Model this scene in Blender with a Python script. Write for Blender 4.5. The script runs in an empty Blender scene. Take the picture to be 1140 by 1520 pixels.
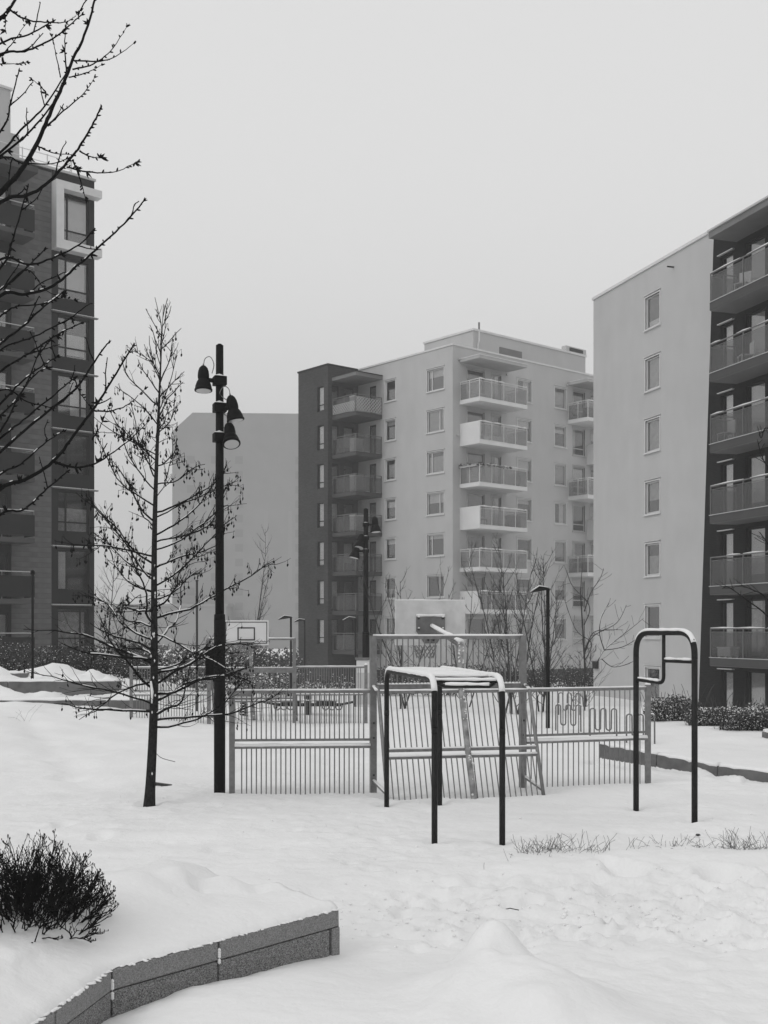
import bpy, math, random
import numpy as np
from mathutils import Vector, Matrix
R = math.radians
rnd = random.Random(7)
scene = bpy.context.scene
col = scene.collection

# ------------------------------------------------------------------ camera, world, sun, exposure
FPX, CX, HZ, CAMZ = 1700.0, 570.0, 935.0, 2.2
cam_d = bpy.data.cameras.new('camera'); cam = bpy.data.objects.new('camera', cam_d); col.objects.link(cam)
cam_d.sensor_fit = 'VERTICAL'; cam_d.sensor_height = 36; cam_d.lens = 36 * FPX / 1520
cam_d.shift_y = (HZ - 760) / 1520
cam_d.clip_start = 0.1; cam_d.clip_end = 3000
cam.location = (0, 0, CAMZ); cam.rotation_euler = (R(90), 0, 0)
scene.camera = cam

SUN_EL, SUN_AZ = R(42), R(232)
SKY_RAMP = [(0, .40), (.04, .42), (.12, .52), (.24, .66), (.36, .72), (.5, .725), (1, .72)]
FOG = .0011
world = bpy.data.worlds.new('World'); scene.world = world; world.use_nodes = True
nt = world.node_tree; nt.nodes.clear()
wo = nt.nodes.new('ShaderNodeOutputWorld'); bg = nt.nodes.new('ShaderNodeBackground')
sky = nt.nodes.new('ShaderNodeTexSky'); sky.sky_type = 'NISHITA'; sky.sun_disc = False
sky.sun_elevation = SUN_EL; sky.sun_rotation = SUN_AZ; sky.dust_density = 6; sky.air_density = 1
bw = nt.nodes.new('ShaderNodeRGBToBW')
tc = nt.nodes.new('ShaderNodeTexCoord'); sx = nt.nodes.new('ShaderNodeSeparateXYZ')
# overcast luminance by sine of elevation (foggy horizon darker than the bright layer overhead)
cr = nt.nodes.new('ShaderNodeValToRGB'); cr.color_ramp.interpolation = 'B_SPLINE'
for p_, v_ in SKY_RAMP[1:-1]:
    e_ = cr.color_ramp.elements.new(p_); e_.color = (v_, v_, v_, 1)
cr.color_ramp.elements[0].color = (SKY_RAMP[0][1],) * 3 + (1,); cr.color_ramp.elements[-1].color = (SKY_RAMP[-1][1],) * 3 + (1,)
mr = nt.nodes.new('ShaderNodeMath'); mr.operation = 'MULTIPLY'; mr.inputs[1].default_value = 1 / (.12 * .88)
nt.links.new(cr.outputs[0], mr.inputs[0])
mix = nt.nodes.new('ShaderNodeMix'); mix.data_type = 'FLOAT'; mix.inputs[0].default_value = 0.88
nt.links.new(tc.outputs['Generated'], sx.inputs[0]); nt.links.new(sx.outputs['Z'], cr.inputs[0])
nt.links.new(sky.outputs[0], bw.inputs[0]); nt.links.new(bw.outputs[0], mix.inputs[2]); nt.links.new(mr.outputs[0], mix.inputs[3])
nt.links.new(mix.outputs[0], bg.inputs[0]); bg.inputs[1].default_value = 0.12
nt.links.new(bg.outputs[0], wo.inputs[0])

sd = bpy.data.lights.new('sun', 'SUN'); sd.energy = 0.6; sd.angle = R(28); sd.color = (1, 1, 1)
sun = bpy.data.objects.new('sun', sd); col.objects.link(sun)
sun.rotation_euler = (R(90) - SUN_EL, 0, -SUN_AZ + R(180))
sun.location = (0, 0, 60)

vs = scene.view_settings
scene.display_settings.display_device = 'sRGB'
vs.view_transform = 'Standard'; vs.look = 'None'; vs.exposure = 0.0; vs.gamma = 1.0; vs.use_curve_mapping = False
cy = scene.cycles
cy.max_bounces = 6; cy.diffuse_bounces = 4; cy.glossy_bounces = 2; cy.transparent_max_bounces = 24
cy.transmission_bounces = 4; cy.volume_bounces = 1; cy.use_denoising = True
cy.caustics_reflective = False; cy.caustics_refractive = False

# ------------------------------------------------------------------ materials (neutral greys: the place is photographed in black and white)
def gray(name, v, rough=0.8, var=0.0, vscale=4.0, bump=0.0, bscale=60.0, metal=0.0, spec=0.5, detail=6):
    m = bpy.data.materials.new(name); m.use_nodes = True
    n = m.node_tree; b = n.nodes['Principled BSDF']
    b.inputs['Base Color'].default_value = (v, v, v, 1); b.inputs['Roughness'].default_value = rough
    b.inputs['Metallic'].default_value = metal
    b.inputs['Specular IOR Level'].default_value = spec
    t = n.nodes.new('ShaderNodeTexCoord')
    if var:
        no = n.nodes.new('ShaderNodeTexNoise'); no.inputs['Scale'].default_value = vscale; no.inputs['Detail'].default_value = detail
        r = n.nodes.new('ShaderNodeMapRange'); r.inputs[1].default_value = .3; r.inputs[2].default_value = .7
        r.inputs[3].default_value = v * (1 - var); r.inputs[4].default_value = v * (1 + var)
        n.links.new(t.outputs['Object'], no.inputs['Vector']); n.links.new(no.outputs[0], r.inputs[0]); n.links.new(r.outputs[0], b.inputs['Base Color'])
    if bump:
        no = n.nodes.new('ShaderNodeTexNoise'); no.inputs['Scale'].default_value = bscale; no.inputs['Detail'].default_value = 5
        bp = n.nodes.new('ShaderNodeBump'); bp.inputs['Strength'].default_value = bump; bp.inputs['Distance'].default_value = 0.02
        n.links.new(t.outputs['Object'], no.inputs['Vector']); n.links.new(no.outputs[0], bp.inputs['Height']); n.links.new(bp.outputs[0], b.inputs['Normal'])
    return m

def brickmat(name, v, mortar, scale=1.0, joint=0.012):
    m = gray(name, v, .9, spec=.08); n = m.node_tree; b = n.nodes['Principled BSDF']
    t = n.nodes.new('ShaderNodeTexCoord'); s = n.nodes.new('ShaderNodeSeparateXYZ'); c = n.nodes.new('ShaderNodeCombineXYZ')
    ad = n.nodes.new('ShaderNodeMath'); ad.operation = 'ADD'
    n.links.new(t.outputs['Object'], s.inputs[0]); n.links.new(s.outputs[0], ad.inputs[0]); n.links.new(s.outputs[1], ad.inputs[1])
    n.links.new(ad.outputs[0], c.inputs[0]); n.links.new(s.outputs[2], c.inputs[1])
    br = n.nodes.new('ShaderNodeTexBrick'); br.inputs['Scale'].default_value = 1
    br.inputs['Brick Width'].default_value = .25; br.inputs['Row Height'].default_value = .075; br.inputs['Mortar Size'].default_value = joint
    br.inputs['Color1'].default_value = (v * .75,) * 3 + (1,); br.inputs['Color2'].default_value = (v * 1.3,) * 3 + (1,); br.inputs['Mortar'].default_value = (mortar,) * 3 + (1,)
    n.links.new(c.outputs[0], br.inputs['Vector'])
    no = n.nodes.new('ShaderNodeTexNoise'); no.inputs['Scale'].default_value = .35; no.inputs['Detail'].default_value = 7
    r = n.nodes.new('ShaderNodeMapRange'); r.inputs[1].default_value = .3; r.inputs[2].default_value = .7; r.inputs[3].default_value = .8; r.inputs[4].default_value = 1.2
    mu = n.nodes.new('ShaderNodeMix'); mu.data_type = 'RGBA'; mu.blend_type = 'MULTIPLY'; mu.inputs[0].default_value = 1
    n.links.new(t.outputs['Object'], no.inputs['Vector']); n.links.new(no.outputs[0], r.inputs[0])
    n.links.new(br.outputs[0], mu.inputs[6]); n.links.new(r.outputs[0], mu.inputs[7]); n.links.new(mu.outputs[2], b.inputs['Base Color'])
    return m

def stucco(name, v):
    """render with faint large staining and vertical drip streaks"""
    m = gray(name, v, .92, bump=.25, bscale=25, spec=.2); n = m.node_tree; b = n.nodes['Principled BSDF']
    t = n.nodes.new('ShaderNodeTexCoord'); mp = n.nodes.new('ShaderNodeMapping'); mp.inputs['Scale'].default_value = (1.1, 1.1, .55)
    a = n.nodes.new('ShaderNodeTexNoise'); a.inputs['Scale'].default_value = 1; a.inputs['Detail'].default_value = 8
    c = n.nodes.new('ShaderNodeTexNoise'); c.inputs['Scale'].default_value = .35; c.inputs['Detail'].default_value = 6
    n.links.new(t.outputs['Object'], mp.inputs[0]); n.links.new(mp.outputs[0], a.inputs['Vector']); n.links.new(t.outputs['Object'], c.inputs['Vector'])
    ad = n.nodes.new('ShaderNodeMath'); ad.operation = 'ADD'; n.links.new(a.outputs[0], ad.inputs[0]); n.links.new(c.outputs[0], ad.inputs[1])
    r = n.nodes.new('ShaderNodeMapRange'); r.inputs[1].default_value = .7; r.inputs[2].default_value = 1.3; r.inputs[3].default_value = v * .94; r.inputs[4].default_value = v * 1.05
    n.links.new(ad.outputs[0], r.inputs[0]); n.links.new(r.outputs[0], b.inputs['Base Color'])
    return m

def glassmat(name, tint, trans, rough=0.05, refl=.16):
    """clear pane: mostly see-through, a fresnel-weighted mirror, and a share (1 - trans) of tinted body"""
    m = bpy.data.materials.new(name); m.use_nodes = True; n = m.node_tree; n.nodes.clear()
    o = n.nodes.new('ShaderNodeOutputMaterial'); mx = n.nodes.new('ShaderNodeMixShader'); m2 = n.nodes.new('ShaderNodeMixShader'); tr = n.nodes.new('ShaderNodeBsdfTransparent')
    p = n.nodes.new('ShaderNodeBsdfDiffuse'); p.inputs['Color'].default_value = (tint,) * 3 + (1,)
    g = n.nodes.new('ShaderNodeBsdfGlossy'); g.inputs['Roughness'].default_value = rough; g.inputs['Color'].default_value = (.95, .95, .95, 1)
    lw = n.nodes.new('ShaderNodeLayerWeight'); lw.inputs[0].default_value = .5; fr = n.nodes.new('ShaderNodeMath'); fr.operation = 'POWER'; fr.inputs[1].default_value = 5; n.links.new(lw.outputs['Facing'], fr.inputs[0]); ad = n.nodes.new('ShaderNodeMath'); ad.operation = 'ADD'; ad.use_clamp = True; ad.inputs[1].default_value = refl
    tr.inputs[0].default_value = (.9, .9, .9, 1); mx.inputs[0].default_value = 1 - trans
    n.links.new(tr.outputs[0], mx.inputs[1]); n.links.new(p.outputs[0], mx.inputs[2]); n.links.new(fr.outputs[0], ad.inputs[0])
    n.links.new(ad.outputs[0], m2.inputs[0]); n.links.new(mx.outputs[0], m2.inputs[1]); n.links.new(g.outputs[0], m2.inputs[2]); n.links.new(m2.outputs[0], o.inputs[0])
    return m

M = {}
M['snow'] = gray('snow', .80, .8, var=.035, vscale=.8, bump=.5, bscale=16, spec=.15)
M['snowcap'] = gray('snow_on_things', .80, .8, bump=.2, bscale=60, spec=.2)
M['stucco_mid'] = stucco('stucco_middle', .47)
M['stucco_right'] = stucco('stucco_right', .47)
M['brick_dark'] = brickmat('dark_brick', .010, .017)
M['brick_tower'] = brickmat('tower_brick', .045, .06)
M['dark_panel'] = gray('dark_panel', .014, .7, spec=.15, var=.15, vscale=1.2)
M['board'] = gray('dark_board', .12, .8, spec=.2, var=.2, vscale=1.5)
M['board2'] = gray('dark_board_b', .108, .8, spec=.2, var=.2, vscale=2.5)
M['white_paint'] = gray('white_paint', .62, .5, var=.06, vscale=2)
M['frame_gray'] = gray('grey_frame', .45, .5)
M['frame_dark'] = gray('dark_frame', .016, .6, spec=.15)
M['glass'] = glassmat('window_glass', .03, .93, .04, .14)
M['rail_glass'] = glassmat('balcony_glass', .04, .74, .12, .05)
M['rail_glass_lt'] = glassmat('balcony_glass_light', .25, .74, .12, .08)
M['room'] = gray('dark_room', .035, .9)
M['blind'] = gray('blind', .72, .8, var=.08, vscale=3)  # tone raised to suggest sky mirrored in the dark buildings' panes
M['curtain'] = gray('curtain', .42, .8, var=.25, vscale=6)
M['slab'] = gray('balcony_concrete', .42, .8, var=.08, vscale=1)
M['slab_white'] = gray('balcony_white', .66, .7, var=.05, vscale=1)
M['slab_dark'] = gray('balcony_dark', .045, .7, var=.1, vscale=1)
M['far_window'] = gray('far_window', .195, .7)
M['soffit'] = gray('soffit', .16, .8, var=.1, vscale=1)
M['galv'] = gray('galvanised_steel', .18, .5, var=.22, vscale=14, metal=.35, bump=.05, bscale=90)
M['galv_worn'] = gray('worn_pipe', .26, .6, var=.55, vscale=9, metal=.1)
M['blacksteel'] = gray('black_steel', .007, .6, var=.35, spec=.08, vscale=18, bump=.08, bscale=120)
M['darksteel'] = gray('dark_painted_steel', .014, .5, var=.3, spec=.15, vscale=22, bump=.06, bscale=150)
M['bark'] = gray('bark', .022, .95, spec=.05, var=.5, vscale=30, bump=.8, bscale=70)
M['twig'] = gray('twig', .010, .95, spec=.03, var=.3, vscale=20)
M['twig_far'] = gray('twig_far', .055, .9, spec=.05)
M['cone'] = gray('cone', .010, .95, spec=.03)
M['leaf'] = gray('evergreen_leaf', .055, .8, spec=.15, var=.5, vscale=8)
M['hedge_core'] = gray('hedge_twigs', .015, .95, spec=.05)
M['concrete'] = gray('concrete_kerb', .12, .9, var=.25, vscale=5, bump=.4, bscale=40)
M['board_back'] = gray('backboard_back', .56, .6, var=.14, vscale=5)
M['plate'] = gray('steel_plate', .16, .5, var=.2, vscale=10, metal=.3)
M['marking'] = gray('black_print', .02, .6)
M['board_face'] = gray('backboard_face', .6, .6, var=.04, vscale=4)
M['grass'] = gray('dry_grass', .10, .9, var=.4, vscale=12)
M['lens'] = gray('lamp_lens', .45, .2)
M['far'] = gray('far_facade', .25, .9, var=.05, vscale=.3)
M['far2'] = gray('far_facade_strip', .27, .9)

# granite: salt-and-pepper speckle
def granite(name, v, contrast):
    m = gray(name, v, .8, bump=.5, bscale=90); n = m.node_tree; b = n.nodes['Principled BSDF']
    t = n.nodes.new('ShaderNodeTexCoord'); vo = n.nodes.new('ShaderNodeTexVoronoi'); vo.inputs['Scale'].default_value = 190
    no = n.nodes.new('ShaderNodeTexNoise'); no.inputs['Scale'].default_value = 110; no.inputs['Detail'].default_value = 4
    n.links.new(t.outputs['Object'], vo.inputs['Vector']); n.links.new(t.outputs['Object'], no.inputs['Vector'])
    s = n.nodes.new('ShaderNodeSeparateColor'); n.links.new(vo.outputs['Color'], s.inputs[0])
    ad = n.nodes.new('ShaderNodeMath'); ad.operation = 'ADD'; n.links.new(s.outputs[0], ad.inputs[0]); n.links.new(no.outputs[0], ad.inputs[1])
    r = n.nodes.new('ShaderNodeMapRange'); r.inputs[1].default_value = .4; r.inputs[2].default_value = 1.6
    r.inputs[3].default_value = v * (1 - contrast); r.inputs[4].default_value = v * (1 + contrast)
    n.links.new(ad.outputs[0], r.inputs[0]); n.links.new(r.outputs[0], b.inputs['Base Color'])
    return m
M['granite'] = granite('granite', .215, .42)
M['granite_rough'] = granite('granite_rough', .18, .85)

# ------------------------------------------------------------------ mesh helpers
class MB:
    def __init__(s): s.v = []; s.f = []
    def add(s, vs, fs):
        o = len(s.v); s.v += [tuple(p) for p in vs]; s.f += [tuple(i + o for i in f) for f in fs]; return s
    def box(s, x0, x1, y0, y1, z0, z1, mat=None):
        vs = [(x, y, z) for z in (z0, z1) for y in (y0, y1) for x in (x0, x1)]
        if mat: vs = [mat @ Vector(p) for p in vs]
        return s.add(vs, [(0, 2, 3, 1), (4, 5, 7, 6), (0, 1, 5, 4), (2, 6, 7, 3), (0, 4, 6, 2), (1, 3, 7, 5)])
    def quad(s, a, b, c, d): return s.add([a, b, c, d], [(0, 1, 2, 3)])
    def tube(s, pts, r, n=8, rh=None, caps=True, lift=0.0):
        pts = [Vector(p) for p in pts]; k = len(pts)
        rs = [r] * k if not hasattr(r, '__len__') else list(r)
        rhs = rs if rh is None else ([rh] * k if not hasattr(rh, '__len__') else list(rh))
        o = len(s.v); side = None
        for i, p in enumerate(pts):
            t = (pts[min(i + 1, k - 1)] - pts[max(i - 1, 0)])
            if t.length < 1e-9: t = Vector((0, 0, 1))
            t.normalize()
            if side is None:
                ref = Vector((0, 0, 1)) if abs(t.z) < .95 else Vector((0, 1, 0))
                side = t.cross(ref).normalized()
            else:
                side = (side - t * side.dot(t))
                side = side.normalized() if side.length > 1e-6 else t.orthogonal().normalized()
            up = side.cross(t)
            for j in range(n):
                a = 2 * math.pi * j / n
                q = p + side * math.cos(a) * rs[i] + up * math.sin(a) * rhs[i]
                s.v.append((q.x, q.y, q.z + lift))
        for i in range(k - 1):
            for j in range(n):
                a = o + i * n + j; b = o + i * n + (j + 1) % n
                s.f.append((a, b, b + n, a + n))
        if caps and n > 3:
            s.f.append(tuple(o + j for j in reversed(range(n)))); s.f.append(tuple(o + (k - 1) * n + j for j in range(n)))
        return s
    def lathe(s, prof, n=16, mat=None):
        o = len(s.v)
        for (r, z) in prof:
            for j in range(n):
                a = 2 * math.pi * j / n; p = Vector((r * math.cos(a), r * math.sin(a), z))
                if mat: p = mat @ p
                s.v.append(tuple(p))
        for i in range(len(prof) - 1):
            for j in range(n):
                a = o + i * n + j; b = o + i * n + (j + 1) % n
                s.f.append((a, b, b + n, a + n))
        s.f.append(tuple(o + j for j in reversed(range(n)))); s.f.append(tuple(o + (len(prof) - 1) * n + j for j in range(n)))
        return s
    def mesh(s, name, mat, smooth=False):
        me = bpy.data.meshes.new(name); me.from_pydata(s.v, [], s.f); me.materials.append(mat)
        if smooth: me.polygons.foreach_set('use_smooth', [True] * len(me.polygons))
        me.update(); return me
    def build(s, name, mat, parent=None, smooth=False, kind=None, loc=None):
        return inst(s.mesh(name, mat, smooth), name, parent, loc, kind)

def inst(me, name, parent=None, loc=None, kind=None, rz=0):
    o = bpy.data.objects.new(name, me); col.objects.link(o); o.parent = parent
    if loc is not None: o.location = loc
    if rz: o.rotation_euler.z = rz
    if kind: o['kind'] = kind
    return o
GROUPS = {'balcony_chair': 'chairs on the balconies', 'storage_box': 'boxes on the balconies', 'storage_cabinet': 'cabinets on the tower balconies', 'lattice_screen': 'lattices on the balconies',
          'terrace_wall': 'terrace walls on the left slope', 'fence_panel': 'barred panels of the ball court', 'goal_frame': 'goals of the ball court', 'floodlight_pole': 'black floodlight poles',
          'street_lamp': 'slim street lamps', 'bike_rack': 'wavy bike racks', 'grass_tuft': 'grass tufts poking through the snow', 'apartment_building': 'apartment buildings round the courtyard',
          'bare_shrub': 'bare shrubs behind the court', 'bare_tree': 'bare trees round the courtyard', 'hedge': 'evergreen hedges', 'bush': 'evergreen bushes', 'bare_shoots': 'bare shoots in the bushes'}
def thing(name, label, cat, loc=(0, 0, 0), rz=0, group=None):
    group = group or GROUPS.get(name)
    o = bpy.data.objects.new(name, None); col.objects.link(o); o.location = loc; o.rotation_euler.z = rz
    o.empty_display_size = .2
    o['label'] = label; o['category'] = cat
    if group: o['group'] = group
    return o
def copy_tree(o, parent=None):
    c = o.copy(); col.objects.link(c); c.parent = parent
    for ch in list(o.children): copy_tree(ch, c)
    return c
def at(u, v, Y): return Vector(((u - CX) / FPX * Y, Y, CAMZ + (HZ - v) / FPX * Y))

def smooth(a, b, x):
    t = np.clip((x - a) / (b - a), 0, 1); return t * t * (3 - 2 * t)
_rs = np.random.RandomState(3); _lat = _rs.rand(256, 256)
def vnoise(x, y):
    xi = np.floor(x).astype(int); yi = np.floor(y).astype(int); fx = x - xi; fy = y - yi
    fx = fx * fx * (3 - 2 * fx); fy = fy * fy * (3 - 2 * fy)
    a = _lat[xi % 256, yi % 256]; b = _lat[(xi + 1) % 256, yi % 256]; c = _lat[xi % 256, (yi + 1) % 256]; d = _lat[(xi + 1) % 256, (yi + 1) % 256]
    return (a * (1 - fx) + b * fx) * (1 - fy) + (c * (1 - fx) + d * fx) * fy - .5
def fbm(x, y, o=4):
    s = 0; a = 1
    for i in range(o): s = s + a * vnoise(x * 2 ** i + 17 * i, y * 2 ** i + 31 * i); a *= .5
    return s

# planter wall front edge (right end -> left, then turning towards the camera)
PW = [(-.30, 7.74), (-1.0, 6.94), (-1.51, 6.36), (-1.63, 5.69), (-1.80, 4.9)]
KERB = [(3.62, 19.3), (5.05, 17.35), (6.3, 16.6), (9.5, 15.4)]
def kerb_side(x, y):
    """signed distance beyond the right kerb line"""
    best = None
    d1 = None
    out = np.full(np.shape(x), -9.0)
    for (a, b) in zip(KERB[:-1], KERB[1:]):
        dx, dy = b[0] - a[0], b[1] - a[1]; L = math.hypot(dx, dy)
        t = ((x - a[0]) * dx + (y - a[1]) * dy) / L
        n = (-(x - a[0]) * dy + (y - a[1]) * dx) / L
        ok = (t > (-.02 if a is KERB[0] else -.4)) & (t < L + .4)
        out = np.where(ok & (np.abs(n) < 9), np.maximum(out, n), out)
    return out
def kerb_rise(x): return np.clip(.25 - .10 * (x - 3.6), .015, .26)
dents = []
for (u, v, r, dp) in [(930, 1302, .15, .17), (905, 1292, .10, .08), (1073, 1308, .16, .19), (1108, 1310, .08, .10), (1050, 1312, .1, .04), (905, 1325, .09, .05), (950, 1336, .09, .04), (1020, 1345, .1, .04), (985, 1338, .08, .03),
                      (930, 1235, .09, .02), (1058, 1234, .12, .03), (438, 1236, .06, .03), (520, 1290, .06, .04), (548, 1298, .07, .03), (320, 1262, .1, .03), (790, 1340, .1, .05), (760, 1345, .08, .04), (860, 1345, .1, .03), (890, 1362, .08, .04),
                      (1050, 1366, .06, .04), (975, 1372, .05, .03), (700, 1352, .06, .02), (640, 1330, .08, .02), (150, 1240, .1, .04), (95, 1225, .1, .03), (940, 1430, .12, .02), (1020, 1440, .1, .02), (1115, 1405, .08, .03),
                      (60, 1130, .2, .04), (100, 1150, .2, .04), (560, 1300, .05, .03), (470, 1216, .05, .02)]:
    Y = CAMZ * FPX / (v - HZ); dents.append(((u - CX) / FPX * Y, Y, r, dp))
for (u_, v_) in ((223, 1199), (326, 1178), (645, 1254), (746, 1257), (574, 1198), (652, 1195), (944, 1198), (1031, 1218)):   # little hollows round trunk and legs
    Y = CAMZ * FPX / (v_ - HZ); dents.append(((u_ - CX) / FPX * Y, Y, .13, .03))
for k in range(26):      # a worn, softened line of steps across the playground
    t = k / 25; dents.append((-5.5 + 5.2 * t + rnd.uniform(-.2, .2), 10.2 - 1.0 * t + rnd.uniform(-.25, .25), rnd.uniform(.08, .16), rnd.uniform(.01, .025)))
for k in range(110):
    dents.append((rnd.uniform(-.2, 4.5), rnd.uniform(7.8, 9.6), rnd.uniform(.025, .09), rnd.uniform(.01, .045)))
for k in range(40):
    dents.append((rnd.uniform(-5, 5), rnd.uniform(11, 15), rnd.uniform(.05, .12), rnd.uniform(.006, .018)))
def H(x, y):
    x = np.asarray(x, float); y = np.asarray(y, float)
    z = -1.25 * smooth(30, 52, y) - .5 * smooth(60, 90, y)
    # soft undulation
    z = z + .10 * fbm(x * .35, y * .35, 3) * smooth(4, 9, y) + .022 * fbm(x * 2.2 + 5, y * 1.4, 3)
    z = z + (.017 * fbm(x * 5.5 + 2, y * 7, 3) + .010 * fbm(x * 14, y * 16, 2)) * smooth(26, 15, y) * (.45 + 1.1 * smooth(-.25, .25, fbm(x * .5 + 70, y * .5, 2)))
    z = z + .035 * fbm(x * .9, y * 2.6 + 3, 3) * smooth(19, 12, y) * smooth(7, 9, y)
    # ploughed, lumpy band this side of the grass tufts
    band = smooth(10.6, 9.4, y) * smooth(7.6, 8.4, y) * smooth(-.6, .8, x)
    rough = fbm(x * 6, y * 6, 4)
    z = z + band * (.075 * rough + .05 * fbm(x * 13, y * 13, 2) * (vnoise(x * 1.4, y * 1.9) > -.1) + .08 * np.abs(fbm(x * 3.1 + 9, y * 4.1, 3)) - .05)
    z = z + .07 * smooth(.6, 1.8, x) * np.exp(-((y - 10.8) / .8) ** 2)
    # shovelled heap in the foreground
    def g(cx, cy_, sx_, sy_, a, rot=0):
        c, s_ = math.cos(rot), math.sin(rot); dx = x - cx; dy = y - cy_
        p = (c * dx + s_ * dy) / sx_; q = (-s_ * dx + c * dy) / sy_
        return a * np.exp(-(p * p + q * q))
    heap = g(.70, 7.2, .21, .19, .33, .3) + g(.62, 6.9, .10, .25, .05, .2) + g(.80, 6.75, .36, .34, .17, .5) + g(1.02, 6.25, .34, .26, .15, .9) + g(1.3, 5.8, .4, .22, .10, .9) + g(.80, 6.1, .13, .30, .07, .5) + g(.45, 6.6, .14, .5, .06, -.3) + g(.3, 6.9, .2, .2, .05)
    z = z + heap + .10 * g(.9, 6.3, 1.2, 1.1, 1) + heap * .25 * fbm(x * 3, y * 3, 3)
    # bank in front of the planter wall
    z = z + g(-.95, 6.55, .9, .45, .10, .85) + g(-.2, 6.2, 1.4, .8, .05)
    # left slope
    z = z + .42 * smooth(-3.8, -9.5, x) * smooth(13, 26, y) * smooth(60, 40, y)
    z = z + .05 * fbm(x * 1.3 + 40, y * 1.1, 3) * smooth(-3.5, -5, x) * smooth(17, 20, y) * smooth(34, 30, y)
    crease = np.abs((x + 5.3) + .42 * (y - 19)); z = z - .07 * np.exp(-(crease / .35) ** 2) * smooth(15, 17, y) * smooth(27, 24, y)
    # terraces on the left
    side = smooth(-5.9, -7.0, x)
    z = z + side * (.12 * smooth(27.9, 28.15, y) + .30 * smooth(29.45, 29.7, y) + .10 * smooth(31.2, 31.5, y)) * smooth(75, 45, y)
    z = z + side * g(-9.3, 32.6, 1.1, .9, .34) + side * g(-8.0, 31.2, .6, .6, .22) + side * g(-10.9, 31.2, .8, .6, .25) + side * g(-7.4, 30.6, .3, .4, .15)
    z = z + g(-9.8, 29.0, .55, .3, .26) + g(-8.6, 29.1, .35, .25, .15) + g(-7.5, 29.2, .4, .25, .2) + g(-10.9, 28.9, .6, .35, .2) + g(-8.9, 27.7, .6, .25, .1) + g(-7.0, 27.6, .5, .3, .08)
    z = z + side * (.22 * fbm(x * 1.5, y * 1.5, 3) + .10 * fbm(x * 4.2, y * 3.2, 2)) * smooth(28.2, 28.8, y) * smooth(40, 35, y)
    # raised ground beyond the right kerb
    ks = kerb_side(x, y)
    z = z + np.where(ks > -.06, kerb_rise(x) * smooth(-.05, .12, ks) * np.exp(-np.maximum(ks, 0) / 7), 0)
    z = z + np.where((ks <= -.06) & (ks > -8.9), .03 * (1 + 2.2 * fbm(x * 1.9, y * 1.9, 3)) * np.exp(-((ks + .1) / .3) ** 2), 0) * smooth(3.9, 4.3, x)
    z = z - np.where((ks <= -.06) & (ks > -8.9), .04 * np.exp(-((ks + .1) / .4) ** 2) * (1 + 1.5 * fbm(x * 2.5, y * 2.5, 2)), 0)
    for (dx, dy, r, dp) in dents:
        d2 = ((x - dx) ** 2 + ((y - dy) * .8) ** 2) / (r * r)
        z = z - dp * np.exp(-d2 ** 1.5) + dp * .25 * np.exp(-(np.sqrt(d2) - 1.7) ** 2 * 4)
    return z
def h(x, y): return float(H(np.array([x]), np.array([y]))[0])

def planter_in(x, y):
    """under the planter's own snow the ground is kept low so that the bank covers it"""
    ins = np.zeros(np.shape(x), bool)
    t = (x + 1.0) * .66 - (y - 6.94) * .75   # >0: front side of first run
    return ins
# ------------------------------------------------------------------ snow ground
def axis(segs):
    out = [segs[0][0]]
    for (a, b, st0, st1) in segs:
        p = a
        while p < b - 1e-6:
            f = (p - a) / (b - a); p += st0 + (st1 - st0) * f
            out.append(min(p, b))
    return sorted(set(round(q, 5) for q in out))
xs = axis([(-900, -40, 90, 6), (-40, -9, 3, .12), (-9, -3.2, .10, .035), (-3.2, 3.6, .035, .035), (3.6, 9, .035, .1), (9, 40, .12, 3), (40, 900, 6, 90)])
ys = axis([(-60, 2, 12, .8), (2, 5, .4, .05), (5, 13, .032, .05), (13, 32, .05, .16), (32, 60, .3, 2), (60, 200, 3, 12), (200, 1600, 20, 150)])
X, Yg = np.meshgrid(np.array(xs), np.array(ys)); Z = H(X, Yg)
# keep ground below the planter bank
def poly_side(x, y):
    d = np.full(np.shape(x), 1e9); sgn = np.full(np.shape(x), 1.0)
    pts = PW
    for a, b in zip(pts[:-1], pts[1:]):
        dx, dy = b[0] - a[0], b[1] - a[1]; L2 = dx * dx + dy * dy
        t = np.clip(((x - a[0]) * dx + (y - a[1]) * dy) / L2, 0, 1)
        px, py = a[0] + t * dx, a[1] + t * dy; dd = np.hypot(x - px, y - py)
        s = np.where(dx * (y - a[1]) - dy * (x - a[0]) < 0, 1.0, -1.0)  # + = planter side
        upd = dd < d; d = np.where(upd, dd, d); sgn = np.where(upd, s, sgn)
    return d * sgn
me = bpy.data.meshes.new('snow_ground'); ny, nx = Z.shape
co = np.stack([X.ravel(), Yg.ravel(), Z.ravel()], 1)
idx = np.arange(ny * nx).reshape(ny, nx)
fc = np.stack([idx[:-1, :-1].ravel(), idx[:-1, 1:].ravel(), idx[1:, 1:].ravel(), idx[1:, :-1].ravel()], 1)
def np_mesh(me, co, fc, mat):
    me.vertices.add(len(co)); me.vertices.foreach_set('co', co.astype('f').ravel())
    me.loops.add(fc.size); me.loops.foreach_set('vertex_index', fc.astype('i').ravel())
    me.polygons.add(len(fc)); me.polygons.foreach_set('loop_start', np.arange(0, fc.size, 4, dtype='i'))
    me.polygons.foreach_set('use_smooth', np.ones(len(fc), bool)); me.update(calc_edges=True); me.validate(); me.materials.append(mat)
np_mesh(me, co, fc, M['snow'])
g_o = inst(me, 'snow_ground', kind='structure')

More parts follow.
